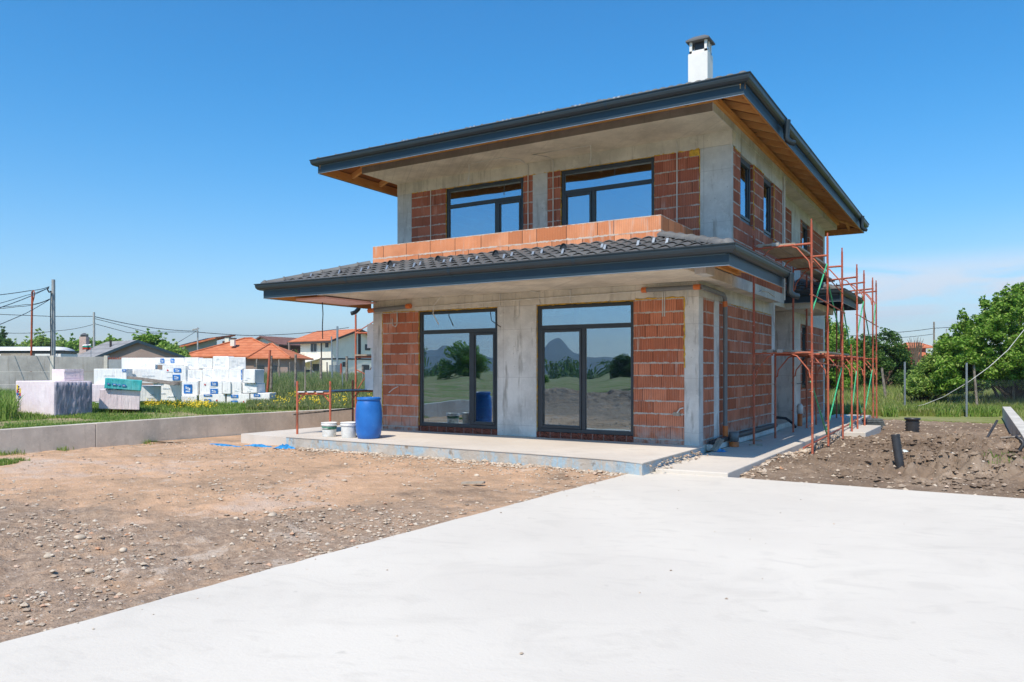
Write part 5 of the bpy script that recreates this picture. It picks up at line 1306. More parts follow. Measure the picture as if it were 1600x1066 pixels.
h.poly('barge_board', 'trim', [(-o1-.06, -o2, ze-o2*sl-.12), (-o1-.06, Ww/2, zp-.12), (-o1-.06, Ww/2, zp+.16), (-o1-.06, -o2, ze-o2*sl+.16)]); h.poly('barge_board', 'trim', [(-o1-.06, Ww/2, zp-.12), (-o1-.06, Ww+o2, ze-o2*sl-.12), (-o1-.06, Ww+o2, ze-o2*sl+.16), (-o1-.06, Ww/2, zp+.16)])
h.box('eave_board', 'trim', -o1, Lw+2.2, -o2-.08, -o2, ze-o2*sl-.2, ze-o2*sl+.1)
h.box('floor_band', 'trim', -.05, Lw, -.06, -.01, 2.95, 3.15); h.box('floor_band', 'trim', -.06, -.01, 0, Ww, 2.95, 3.15); h.box('corner_trim', 'trim', -.08, .05, Ww*.52, Ww*.57, 3.15, 6.9); h.box('corner_trim', 'trim', 2.2, 2.4, -.07, -.01, 3.15, ze); h.box('corner_trim', 'trim', -.08, .05, Ww-.2, Ww, -.4, ze)
h.win('a', 3.3, 4.9, 4.0, 5.4); h.win('a', .7, 1.4, 4.7, 5.4, 'trim'); h.win('a', 2.9, 4.4, .6, 2.3, 'trim'); h.win('b', 6.2, 7.2, 4.4, 5.3, 'trim'); h.win('b', 8.0, 8.8, 4.4, 5.2, 'trim'); h.win('b', 2.0, 2.7, 1.9, 2.6, 'trim'); h.win('b', 5.6, 7.0, .0, 2.2, 'trim')
h.box('balcony', 'wall_white', Lw-1.2, Lw+2.6, -1.3, 1.5, 3.0, 3.9); h.box('balcony_post', 'wall_brown', Lw+1.6, Lw+1.8, -.9, -.7, 3.9, 5.6); h.poly('awning', 'wall_white', [(2.4, 0, 3.2), (2.4, -2.6, 2.6), (Lw+1.6, -2.6, 2.2), (Lw+1.6, 0, 3.0)], .1)
for k in range(4):
    mb = MB(); c = h.P(Lw-.9+k*1.05, -1.4, 3.9)
    for q in range(60):
        p = c+Vector((rs.gauss(0, .22), rs.gauss(0, .22), rs.gauss(.05, .2))); stone_mesh(mb, p, rs.uniform(.04, .1))
    mb.build('flower_box', leafmat('balcony_flowers', [(0, (.08, .2, .03)), (.6, (.15, .3, .05)), (.75, (.6, .08, .05)), (1, (.7, .5, .5))]) if k == 0 else bpy.data.materials['balcony_flowers'], wh)
fl_ = h.P(-.6, 1.2, 0); mb = MB(); mb.tube([at(527, 572, DW-2), at(527.3, 510, DW-2)], .15, 10); mb.box(*sum(([q-.7, q+.5] for q in at(525.5, 576, DW-2)), [])); mb.build('flue', M['steel'], wh)
# orange hip roofed bungalow
DB = 88.; kb = DB/FPX
bw = thing('brown_bungalow', 'low brown house under a wide orange hip roof', 'house', cf(fx(365, DB), DB+5, -.4))
def zv(v, d): return EYE+(HORIZ-v)/FPX*d
def hiproof(h, x0, x1, y0, y1, ze, r0, r1, yr, zp, mat, th=.15):
    E1 = [(x0, y0, ze), (x1, y0, ze), (x1, y1, ze), (x0, y1, ze)]; q0, q1 = (r0, yr, zp), (r1, yr, zp)
    mb = MB(); v = [h.P(*p) for p in E1+[q0, q1]]; v += [p-Vector((0, 0, th)) for p in v[:4]]
    mb.add(v, [(0, 1, 5, 4), (1, 2, 5), (2, 3, 4, 5), (3, 0, 4), (6, 7, 1, 0), (7, 8, 2, 1), (8, 9, 3, 2), (9, 6, 0, 3), (9, 8, 7, 6)]); ro = mb.build('roof', M[mat], h.root)
    rc = MB()
    for p, q in ((E1[0], q0), (E1[1], q1), (q0, q1)): rc.tube([h.P(*p)+Vector((0, 0, .03)), h.P(*q)+Vector((0, 0, .05))], .11, 6)
    rc.build('ridge_tiles', M[mat], ro); return ro
h = HB(bw, (0, DB), (1, 0), (0, 1)); X_ = lambda u, d=DB: fx(u, d)
h.box('wall', 'wall_brown', X_(290), X_(444), .6, 9, -.5, zv(559, DB)); h.box('wall', 'wall_brown', X_(404), X_(456), -1.6, 3, -.5, zv(560, DB))
ro = hiproof(h, X_(279), X_(447), 0, 9.6, zv(557, DB), X_(360), X_(371), 4.8, zv(531, DB)+.35, 'roof_orange')
hiproof(h, X_(397), X_(462), -2.2, 8, zv(559.5, DB)+.02, X_(408), X_(412), 3.2, zv(539, DB)+.2, 'roof_orange')
c0 = at(364, 537, DB+2); h2 = HB(bw, (fx(364, DB+2.2), DB+2.2), (1, 0), (0, 1)); ch2 = h2.box('chimney', 'wall_white', -.24, .24, -.24, .24, zv(540, DB), zv(529.5, DB+2)); h2.box('chimney_cap', 'trim', -.32, .32, -.32, .32, zv(529.5, DB+2), zv(528, DB+2), ch2)
for (u0, u1) in ((370, 380), (408, 420), (430, 440)): h.box('window', 'pane_dark', X_(u0), X_(u1), -1.66 if u0 > 400 else .54, -1.61 if u0 > 400 else .59, .1, 1.9)
# house with solar panels
DS = 118.; sh = thing('solar_house', 'grey green house with solar panels on its sloping orange roof', 'house', cf(fx(305, DS), DS+4, -.4)); h = HB(sh, (0, DS), (1, 0), (0, 1)); S_ = lambda u: fx(u, DS)
zA, zB = zv(543, DS), zv(527, DS); h.poly('wall', 'wall_teal', [(S_(284), .5, -.5), (S_(337), .5, -.5), (S_(337), .5, zB-.2), (S_(284), .5, zA-.1)]); h.box('wall', 'wall_teal', S_(284), S_(337), .6, 7, -.5, zA-.3)
h.poly('roof', 'roof_orange', [(S_(273), -.6, zv(543.5, DS)), (S_(339), -.6, zB), (S_(339), 8, zB+.8), (S_(273), 8, zv(543.5, DS)+.8)], .25); h.poly('solar_panel', 'solar', [(S_(276), 1.0, zv(542.6, DS)+.35), (S_(318), 1.0, zv(532, DS)+.35), (S_(318), 5, zv(532, DS)+.75), (S_(276), 5, zv(542.6, DS)+.75)], .1)
h.box('gable_wall', 'roof_orange', S_(336), S_(352), 3, 6, -.5, zv(532, DS)); c3 = h.box('chimney', 'wall_white', S_(343.5), S_(350), 2, 2.7, 0, zv(526.5, DS)); h.box('chimney_cap', 'trim', S_(342.5), S_(351), 1.9, 2.8, zv(526.5, DS), zv(525, DS), c3)
# brown roofed house
DN = 128.; bh = thing('brown_roof_house', 'house with a brown tiled gable roof and a pale gable wall', 'house', cf(fx(425, DN), DN+4, -.4)); h = HB(bh, (fx(436, DN), DN), (-.9, .43), (.43, .9)); Wn = 6.4; zE, zR = zv(537, DN), zv(526, DN)
h.poly('wall', 'wall_white', [(0, 0, -.5), (Wn, 0, -.5), (Wn, 0, zE), (Wn*.55, 0, zR), (0, 0, zE-.1)]); h.poly('wall', 'wall_dark', [(0, 12, -.5), (0, 0, -.5), (0, 0, zE-.3), (0, 12, zE-.3)])
h.poly('roof', 'roof_brown', [(-.6, -.7, zE-.15), (Wn*.55, -.7, zR+.15), (Wn*.55, 14, zR+.15), (-.6, 14, zE-.15)], .2); h.poly('roof', 'roof_brown', [(Wn*.55, -.7, zR+.15), (Wn+.7, -.7, zE-.2), (Wn+.7, 14, zE-.2), (Wn*.55, 14, zR+.15)], .2); h.box('window', 'lab_blue', 1.0, 2.0, -.06, .05, zv(545, DN), zv(541, DN))
# grey house
DG = 56.; gh = thing('grey_roof_house', 'low grey roofed house with a brown gable wall and a capped chimney', 'house', cf(fx(215, DG), DG+3, -.4)); h = HB(gh, (0, DG), (1, 0), (-.75, .66)); G_ = lambda u: fx(u, DG); zA = zv(557, DG); zT = zv(531.5, DG)
h.poly('wall', 'wall_brown', [(G_(152), 0, -.5), (G_(284), 0, -.5), (G_(284), 0, zA-.05), (G_(211), 0, zT-.1), (G_(152), 0, zA-.05)]); h.poly('wall', 'wall_brown', [(G_(152), 5, -.5), (G_(152), 0, -.5), (G_(152), 0, zA-.2), (G_(152), 5, zA-.2)])
h.poly('roof', 'roof_grey', [(G_(140), -.4, zA-.12), (G_(211), -.4, zT), (G_(211), 5.2, zT), (G_(140), 5.2, zA-.12)][::-1], .08); h.poly('roof', 'roof_grey', [(G_(211), -.4, zT), (G_(291), -.4, zA-.12), (G_(291), 5.2, zA-.12), (G_(211), 5.2, zT)][::-1], .08)
h.poly('barge_board', 'fascia', [(G_(140), -.44, zA-.30), (G_(211), -.44, zT-.20), (G_(211), -.44, zT+.02), (G_(140), -.44, zA-.10)]); h.poly('barge_board', 'fascia', [(G_(211), -.44, zT-.20), (G_(291), -.44, zA-.30), (G_(291), -.44, zA-.10), (G_(211), -.44, zT+.02)])
M['chim'] = plain('pinkish_brick_chimney', (.48, .37, .33), .9, .1)
hc = HB(gh, (fx(132, DG+3), DG+3), (1, 0), (0, 1)); c4 = hc.box('chimney', 'chim', -.26, .26, -.25, .25, 1.5, zv(526.5, DG+3)); hc.box('chimney_top', 'pane_dark', -.2, .2, -.2, .2, zv(526.5, DG+3), zv(524, DG+3), c4); mb = MB(); p = hc.P(0, 0, zv(524, DG+3)); mb.lathe(p, [(.36, 0), (.10, .16), (0, .17)], 4); mb.build('chimney_cap', M['tile'], c4)
p = at(173, 534, DG+1); mb = MB(); mb.tube([p-Vector((0, 0, .6)), p+Vector((0, 0, .1))], .08, 8); mb.build('vent_pipe', M['trim'], gh)
# caravan roof behind the fence
cv = thing('caravan', 'long white round cornered caravan showing above the concrete fence', 'caravan', cf(fx(30, 46), 46, -.3)); pr = []
for i in range(11):
    a = math.pi*i/10; pr.append((math.cos(a)*1.0, math.sin(a)))
mb = MB(); vs = []; xs_ = np.linspace(fx(-60, 46), fx(97, 46), 15); zb, zt_ = zv(548, 46), zv(541.3, 46)
for i, x in enumerate(xs_):
    e = min(1, (min(i, 14-i)+.35)/1.6)**.5
    for (c, s) in pr: vs.append(cf(x, 46.9+c*1.0*e, zb+(zt_-zb)*s*e))
mb.add(vs, [(i*11+j, (i+1)*11+j, (i+1)*11+j+1, i*11+j+1) for i in range(14) for j in range(10)]+[tuple(range(11)), tuple(reversed(range(14*11, 15*11)))], True); mb.build('roof', M['plastic_white'], cv)
h = HB(cv, (0, 46), (1, 0), (0, 1)); h.box('body', 'plastic_white', fx(-58, 46), fx(95, 46), .0, 1.8, .2, zv(553, 46)); h.box('window_band', 'pane_dark', fx(-56, 46), fx(94, 46), .02, 1.78, zv(553, 46)+.001, zv(548, 46)-.001); h.box('trim_band', 'fascia', fx(-58, 46), fx(96, 46), -.04, 1.84, zv(549.5, 46), zv(548, 46)+.02)
bp_ = HB(thing('board_pile', 'pale boards stacked behind the concrete fence left of the red pole', 'boards', cf(fx(22, 44), 44, 1.2)), (0, 44), (1, 0), (0, 1)); bp_.box('board', 'plank', fx(1, 44), fx(48, 44), 0, .4, zv(556, 44), zv(552.3, 44)); bp_.box('board', 'wood_grey', fx(2, 44), fx(44, 44), .02, .38, zv(558, 44), zv(556.1, 44))
# far right red roofed house
DR = 150.; rh = thing('red_roof_house', 'distant red brick house with terracotta roofs between the bushes', 'house', cf(fx(1425, DR), DR, -.4)); h = HB(rh, (0, DR), (1, 0), (0, 1)); M['wall_red'] = plain('red_brick_far', (.36, .10, .07), .9, .1)
h.box('wall', 'wall_red', fx(1412, DR), fx(1449, DR), .5, 6, -.5, zv(541, DR)); hiproof(h, fx(1406, DR), fx(1458, DR), -.5, 7, zv(543, DR), fx(1428, DR), fx(1450, DR), 3, zv(535.5, DR), 'roof_orange'); h.poly('roof', 'roof_orange', [(fx(1421, DR), -3, zv(556, DR)), (fx(1447, DR), -3, zv(556, DR)), (fx(1444, DR), .4, zv(550, DR)), (fx(1424, DR), .4, zv(550, DR))], .15); h.box('wall', 'wall_red', fx(1424, DR), fx(1446, DR), -2.6, .4, -.5, zv(556.5, DR)); h.box('window', 'pane_dark', fx(1430, DR), fx(1438, DR), .42, .48, zv(549, DR), zv(544, DR))
# ------------------------------------------------------------------ poles and wires
def upole(u, d, vt, r, mat, label, name='utility_pole', z0=-.3, top=.8):
    p = atz(u, d, z0); mb = MB(); zt = zv(vt, d); mb.tube([(p.x, p.y, z0), (p.x, p.y, zt)], [r*1.1, r*top], 12)
    return solo(mb, name, M[mat], label, 'pole', (p.x, p.y, z0)), zt
M['polegrey'] = plain('grey_pole', (.36, .37, .37), .7, .3, .0, var=.15, sc=3)
big, zt = upole(83.5, 45, 437, .12, 'polegrey', 'tall grey concrete utility pole with a bundle of cables, nearest the left edge')
mb = MB(); mb.tube([at(79.8, 456, 44.8), at(79, 490, 44.8), at(79.6, 530, 44.8), at(79, 556, 44.8)], .03, 6); w = mb.build('cable_run', M['cable'], big)
mb = MB(); mb.tube([at(76, 450, 44.8), at(74, 452, 44.8), at(77, 457, 44.8), at(80, 455, 44.8)], .04, 6); mb.build('cable_clamp', M['cable'], big)
rp = thing('red_conduit_pole', 'thin red pole with a hooked cable loop beside the tall grey pole', 'pole', atz(49, 44, -.3)); mb = MB(); mb.tube([at(48.5, 600, 44), at(50.5, 455.5, 44)], .055, 8); mb.build('pole', M['red_pole'], rp); mb = MB(); mb.tube([at(50.5, 456, 43.9), at(52.5, 454, 43.9), at(54.5, 458, 43.9), at(53, 466, 43.9), at(50.6, 475, 43.9)], .03, 7); mb.build('cable_loop', M['red_pole'], rp)
upole(147, 75, 488, .115, 'polegrey', 'grey utility pole behind the flag and grey roofed house')
lp, _ = upole(309, 105, 512, .11, 'polegrey', 'slim pale pole with a street lamp arm in front of the orange roofed bungalow')
mb = MB(); mb.beam(at(301, 515.5, 105), at(308, 514.5, 105), .25, .18); mb.tube([at(306, 514, 105), at(311, 513, 105)], .06, 6); mb.build('lamp_head', M['polegrey'], lp)
upole(1459.5, 80, 503, .10, 'wood_grey', 'old wooden utility pole standing among the bushes on the right'); upole(1479, 95, 514, .09, 'polegrey', 'thin grey pole half hidden by the big bush', 'pole')
def wire(label, pts, d, r=.012, sag=0):
    P_ = []
    for i in range(len(pts)-1):
        (u0, v0, d0), (u1, v1, d1) = pts[i], pts[i+1]; a, b = at(u0, v0, d0), at(u1, v1, d1)
        for t in np.linspace(0, 1, 9)[(1 if i else 0):]:
            q = a.lerp(b, float(t)); q.z -= sag*4*t*(1-t); P_.append(q)
    mb = MB(); mb.tube(P_, r, 5); solo(mb, 'overhead_wire', M['cable'], label, 'wire', P_[0])
wire('top cable from the tall grey pole over the red pole to the left', [(77, 448, 45), (49, 454, 44), (-60, 466, 36)], 0, .02, .05)
wire('second cable from the tall grey pole sagging left', [(77, 449, 45), (40, 462, 40), (-60, 488, 30)], 0, .016, .05)
wire('thick third cable from the tall grey pole dropping steeply left', [(76, 450, 45), (0, 481, 33), (-50, 500, 28)], 0, .02, .05)
wire('pair cable at mid height of the tall grey pole leading left', [(78, 467, 45), (40, 476, 44), (-60, 480, 44)], 0, .016, .1); wire('lower pair cable at mid height of the tall grey pole', [(78, 468, 45), (30, 479, 44), (-60, 482, 44)], 0, .016, .1)
wire('cable dropping from the tall grey pole middle to the left edge', [(78, 468, 45), (40, 490, 40), (-40, 523, 34)], 0, .018, .02)
wire('level cable from the pole by the flag to the left edge', [(147, 494.5, 75), (80, 494.5, 75), (-60, 489, 75)], 0, .03, .0)
wire('lower cable from the pole by the flag to the left edge', [(146, 507, 75), (90, 517, 72), (10, 520.5, 68), (-60, 520, 66)], 0, .022, .1)
wire('main cable from the pole by the flag to the street lamp pole', [(148, 495, 75), (308, 517.5, 105)], 0, .04, .35); wire('main cable from the street lamp pole over the bungalow roof', [(308, 519, 105), (390, 524.5, 108), (470, 521, 112), (545, 512, 118)], 0, .045, .05)
wire('thin upper cable from the pole by the flag towards the lamp pole', [(148, 498, 75), (230, 519, 92), (308, 519, 105)], 0, .03, .0); wire('thin lower cable from the pole by the flag', [(148, 506, 75), (200, 520, 88), (262, 521.5, 100)], 0, .03, .0)
wire('slanting cable from the lamp pole down to the grey house roof', [(306, 518, 105), (273, 538, 95)], 0, .03, .05)
wire('cable from the old wooden pole to the left behind the scaffolding', [(1459, 513, 80), (1395, 520, 84), (1300, 526, 90)], 0, .03, .05); wire('cable from the old wooden pole to the right into the bush', [(1459, 513, 80), (1520, 508, 76)], 0, .03, .05); wire('lower thin cable left of the old wooden pole', [(1459, 522, 80), (1400, 528, 84), (1340, 530, 90)], 0, .025, .05)
fg = thing('flag', 'white green and red striped flag on a thin staff by the grey house', 'flag', atz(142, 49, 1.5)); mb = MB(); mb.tube([at(142.3, 561, 49), at(142.2, 537, 49)], .02, 6); mb.build('staff', M['steel'], fg)
M['fl_g'] = plain('flag_green', (.0, .27, .19), .8, .1); M['fl_r'] = plain('flag_red', (.50, .05, .03), .8, .1)
for k, mt in enumerate(('plastic_white', 'fl_g', 'fl_r')):
    mb = MB(); vs = []; n = 9
    for i in range(n):
        for j in range(2):
            t = i/(n-1); p = at(142-13*t, 537.5+2.8*(k+j)+(3-k)*.6*t+math.sin(t*6)*.35, 49+.10*math.sin(t*9)); vs.append(p)
    mb.add(vs, [(2*i, 2*i+2, 2*i+3, 2*i+1) for i in range(n-1)], True); o = mb.build('stripe', M[mt], fg); q = o.modifiers.new('t', 'SOLIDIFY'); q.thickness = .01
# the dark lamp tip poking in at the very left edge
# weathered posts in the tall grass on the left
for (ub, ut, vt, d, r, mt, lb) in ((416, 422, 547, 31, .055, 'red', 'rusty leaning post right of the white foam stack'), (423, 424, 556, 33, .06, 'wood_grey', 'grey wooden post just right of the rusty leaning one'), (400.5, 401.5, 561, 36, .05, 'wood_grey', 'grey post close to the right side of the foam stack'), (437, 436, 562, 44, .06, 'wood_grey', 'thin grey post in front of the brown bungalow'), (461, 462, 554, 36, .065, 'wood_grey', 'thick dark post left of the white house balcony'), (476, 477, 573, 33, .035, 'plank', 'thin yellowish stick in the tall grass'), (486, 486, 564, 52, .06, 'wood_grey', 'grey post under the white awning'), (501, 501.5, 559, 40, .075, 'wood_grey', 'stout grey post in front of the white house'), (511, 511, 566, 55, .055, 'wood_grey', 'short grey post near the metal flue'), (519, 518, 526, 50, .05, 'steel', 'tall thin pale green steel post in front of the white house'), (541, 542, 557, 40, .075, 'wood_grey', 'stout dark post left of the tall red scaffolding tube'), (535, 535, 582, 36, .03, 'steel', 'thin bluish steel post low in the grass'), (533, 533, 568, 60, .1, 'wall_red', 'short reddish post with a pale top'), (453, 453, 566, 55, .05, 'wood_grey', 'pale crooked post left of the thick dark one'), (567, 567, 572, 45, .05, 'wood_grey', 'grey post between the red tube and the meter boxes')):
    p = atz(ub, d, .0); q = at(ut, vt, d); mb = MB(); mb.tube([p, p.lerp(q, .5)+Vector((.02, 0, 0)), q], [r, r*.95, r*.85], 8); solo(mb, 'fence_post', M[mt], lb, 'post', p)
meshfence(atz(405, 47, .1), atz(580, 46, .1), .1, 1.35, 'rusty wire mesh fence in the tall grass before the white house', .10)
# parked car behind the mesh fence
car = thing('parked_car', 'white car parked behind the wire mesh fence by the white house', 'car', cf(fx(467, 98), 98, .0)); h = HB(car, (fx(457, 98), 98), (1, 0), (0, 1)); wc = 3.6
def carprof(z0, pts, name, mat, y0, y1):
    mb = MB(); n = len(pts); v = [h.P(a, y0, z) for a, z in pts]+[h.P(a, y1, z) for a, z in pts]; mb.add(v, [tuple(range(n)), tuple(reversed(range(n, 2*n)))]+[(i, n+i, n+(i+1) % n, (i+1) % n) for i in range(n)]); return mb.build(name, M[mat], car, bevel=.05)
carprof(0, [(0, .3), (3.7, .3), (3.75, .75), (3.5, .9), (2.75, 1.0), (.15, 1.02), (-.02, .8)], 'body', 'plastic_white', 0, 1.6); carprof(0, [(.2, 1.02), (2.75, 1.0), (2.1, 1.45), (.6, 1.48)], 'cabin', 'pane_dark', .12, 1.48)
for a in (.7, 2.95):
    mb = MB(); mb.tube([h.P(a, -.02, .3), h.P(a, .2, .3)], .3, 16); mb.build('wheel', M['black'], car)
# ------------------------------------------------------------------ foliage
def leaves(name, cen, rad, cnt, size, mat, parent=None, flat=.75, upb=.35):
    cen = np.asarray(cen, float); idx = np.repeat(np.arange(len(cen)), cnt); n = len(idx)
    g = rng.normal(size=(n, 3)); g /= np.linalg.norm(g, axis=1)[:, None]; g *= (rng.random(n)**.45)[:, None]
    rad = np.asarray(rad, float); p = cen[idx]+g*rad[idx][:, None]*np.array([1, 1, flat])
    nr = rng.normal(size=(n, 3)); nr[:, 2] = np.abs(nr[:, 2])+upb; nr /= np.linalg.norm(nr, axis=1)[:, None]
    t = np.cross(nr, rng.normal(size=(n, 3))); t /= np.linalg.norm(t, axis=1)[:, None]; b = np.cross(nr, t)
    s = size*rng.uniform(.6, 1.3, n)[:, None]
    off = np.zeros(3) if parent is None else np.array(wloc(parent))
    v = np.stack([p-t*s*.5, p+b*s*.27+nr*s*.06, p+t*s*.5, p-b*s*.27+nr*s*.06], 1).reshape(-1, 3)-off
    o = fastmesh(name, v, np.arange(n*4).reshape(n, 4), 4, M[mat]); o.parent = parent; return o
def limbs(mb, base, tips, r0):
    base = Vector(base)
    for t in tips:
        t = Vector(t); m = base.lerp(t, .45)+Vector((random.uniform(-.2, .2), random.uniform(-.2, .2), .15*(t-base).length)); q = base.lerp(m, .5)+Vector((random.uniform(-.1, .1), random.uniform(-.1, .1), .1))
        mb.tube([base, q, m, m.lerp(t, .5)+Vector((random.uniform(-.1, .1), random.uniform(-.1, .1), .05)), t], [r0, r0*.75, r0*.5, r0*.3, r0*.1], 6)
def bush_uv(name, label, cat, ubase, d, z0, tops, vbot, n, rpx, dspread, nleaf, size, mat, trunks=6, group=None, r0=.09, sprigs=0):
    """bush whose skyline follows tops [(u,v)..]; clumps fill the volume below it"""
    base = atz(ubase, d, z0); t = thing(name, label, cat, base, group); us = [p[0] for p in tops]; vs_ = [p[1] for p in tops]; cen = []; rad = []
    while len(cen) < n:
        u = random.uniform(us[0], us[-1]); tv = np.interp(u, us, vs_)+rpx*.8; v = random.uniform(tv, vbot)
        edge = min(1, (v-tv+4)/40); dd = d+random.uniform(-1, 1)*dspread*(.35+.65*edge); rr = rpx*random.uniform(.55, 1.25); cen.append(at(u, v, dd)); rad.append(rr/FPX*d)
    for _ in range(sprigs):
        u = random.uniform(us[0], us[-1]); tv = float(np.interp(u, us, vs_)); L = random.uniform(4, 15)
        for q in range(3): cen.append(at(u+random.uniform(-3, 3), tv+rpx*.6-L*q/2.2, d+random.uniform(-.5, .5))); rad.append(rpx*(.42-.09*q)/FPX*d)
    rad = np.array(rad); cnt = np.maximum(8, (nleaf*rad**2/np.sum(rad**2))).astype(int)
    leaves('crown', cen, rad, cnt, size, mat, t)
    mb = MB(); tips = random.sample(cen[:n], min(trunks*5, n))
    for k in range(trunks):
        b = base+Vector((random.uniform(-.5, .5), random.uniform(-.5, .5), -.1)); limbs(mb, b, tips[k*5:k*5+5], r0)
    mb.build('trunk', M['bark'], t); return t
bush_uv('big_bush', 'big bright green leafy tree bush at the right edge behind the wire mesh fence', 'bush', 1585, 33.5, -.35,
        [(a, b+5) for a, b in [(1462, 566), (1474, 512), (1482, 522), (1490, 525), (1499, 484), (1508, 484), (1514, 500), (1528, 494), (1533, 464), (1543, 464), (1550, 478), (1560, 450), (1572, 446), (1580, 452), (1592, 432), (1612, 428), (1700, 410), (1790, 450), (1830, 540)]], 607, 1050, 11.5, 2.6, 160000, .145, 'leaf', 9, sprigs=60)
bush_uv('light_bush', 'lower light green bush left of the big bush, in front of the old wooden pole', 'bush', 1448, 34, -.35, [(1418, 596), (1428, 580), (1440, 566), (1455, 548), (1470, 545), (1490, 556), (1502, 590)], 612, 190, 10, 1.3, 24000, .135, 'leaf_light', 4, r0=.05, sprigs=10)
bush_uv('dark_bush', 'dark green bush seen behind the rear end of the scaffolding', 'bush', 1375, 50, -.35, [(1318, 548), (1335, 528), (1350, 522), (1365, 528), (1380, 515), (1395, 517), (1405, 530), (1413, 545), (1424, 566)], 597, 200, 11, 2.5, 30000, .17, 'leaf_dark', 5, sprigs=14)
bush_uv('leafy_tree', 'taller mid green tree behind the house corner seen through the scaffolding poles', 'tree', 1300, 44, -.35, [(1255, 520), (1270, 500), (1285, 494), (1300, 498), (1312, 505), (1325, 520), (1335, 545)], 600, 140, 12, 2.2, 22000, .15, 'leaf', 4, sprigs=10)
bt = thing('bare_tree', 'nearly bare small tree in front of the distant red house', 'tree', atz(1430, 120, -.4)); mb = MB(); limbs(mb, atz(1430, 120, 1.), [at(1419+random.uniform(-3, 26), 528+random.uniform(-4, 9), 120) for _ in range(26)], .13); mb.build('branches', M['bark'], bt)
bt2 = thing('tree_trunk', 'bare dark trunk standing right of the distant red house', 'tree', atz(1439, 115, -.4)); mb = MB(); mb.tube([atz(1439, 115, -.4), at(1438.5, 555, 115), at(1439.5, 536, 115)], [.2, .16, .08], 8); limbs(mb, at(1439, 545, 115), [at(1433, 534, 115), at(1443, 532, 115), at(1446, 538, 115)], .07); mb.build('trunk', M['bark'], bt2)
# trees behind the houses on the left
far_l = [(14, 125, [(-20, 540), (-5, 530), (0, 521), (6, 519), (10, 530), (20, 548)], 'leaf_dark', 'dark sparse tree at the far left edge behind the caravan'), (25, 150, [(-10, 540), (5, 533), (18, 535), (30, 545)], 'leaf_light', 'pale green round tree left of the red pole'), (60, 150, [(30, 544), (48, 530), (56, 526), (66, 525), (76, 528), (84, 545)], 'leaf_light', 'pale green round tree between the red pole and the tall grey pole'), (92, 150, [(80, 545), (88, 533), (98, 532), (106, 546)], 'leaf_light', 'pale green round tree just right of the tall grey pole'), (115, 140, [(100, 546), (112, 534), (120, 533), (130, 530), (140, 532), (152, 546)], 'leaf', 'mid green tree behind the capped chimney'), (170, 150, [(146, 545), (158, 530), (170, 531), (184, 530), (196, 545)], 'leaf', 'mid green tree row behind the grey roof ridge'), (236, 82, [(204, 560), (210, 527), (222, 525), (235, 523), (250, 525), (258, 532), (268, 545), (272, 562)], 'leaf', 'round green tree between the grey house and the solar panel house'), (275, 78, [(254, 562), (262, 540), (275, 541), (288, 552), (294, 562)], 'leaf_light', 'bright low bush in front of the house with solar panels')]
for (u, d, tops, mt, lb) in far_l:
    bush_uv('leafy_tree', lb, 'tree', u, d, -.4, [(a, b-3) for a, b in tops], 566, 150, 8.0, 2.5, 12000, .0042*d, mt, 2, group=None, sprigs=5, r0=.15)
# far tree line all round, one mass too far to count
def mass(name, pts, n, rad, hgt, size, mat, cnt):
    cen = []; rd = []
    for _ in range(n):
        x, y = pts(); h_ = hgt*random.uniform(.5, 1.0)
        for q in range(4): cen.append((x+random.gauss(0, rad*.5), y+random.gauss(0, rad*.5), -.4+h_*random.uniform(.25, .95))); rd.append(rad*random.uniform(.5, .9))
    o = leaves(name, cen, rd, np.full(len(cen), cnt), size, mat); o['kind'] = 'stuff'; return o
def arc(a0, a1, r0, r1):
    def f():
        a = R(random.uniform(a0, a1)); r = random.uniform(r0, r1); return CAMX+r*math.cos(a), CAMY+r*math.sin(a)
    return f
mass('tree_line', arc(58, 178, 260, 330), 120, 5., 7.5, 1.6, 'leaf', 70)
mass('tree_line', arc(180, 360, 230, 300), 150, 4.5, 3.6, 1.2, 'leaf_dark', 60)
# trees behind the photographer, seen in the window panes
def tree_at(x, y, h, r, mat, label, nl=22000, size=.26):
    t = thing('leafy_tree', label, 'tree', (x, y, -.5)); cen = []; rd = []
    for _ in range(60):
        a = random.random()*6.28; q = r*math.sqrt(random.random()); z = h*random.uniform(.12, 1.0); q *= 1-max(0, (z/h-.6))*1.6; cen.append((x+q*math.cos(a), y+q*math.sin(a), z)); rd.append(r*.34*random.uniform(.6, 1.2))
    rd = np.array(rd); leaves('crown', cen, rd, (nl*rd**2/np.sum(rd**2)).astype(int), size, mat, t); mb = MB(); limbs(mb, (x, y, -.5), random.sample(cen, 12), .18); mb.build('trunk', M['bark'], t)
tree_at(-58, -75, 4.6, 3.2, 'leaf', 'dark round tree mirrored in the left ground floor window')
tree_at(-49, -76, 4.4, 3.2, 'leaf', 'mid green tree mirrored beside the dark one in the left window')
tree_at(-47, -105, 3.6, 2.6, 'leaf_dark', 'small dark bush mirrored at the edge of the right ground floor window'); tree_at(-80, -85, 7., 5., 'leaf_dark', 'large dark tree far behind the photographer')
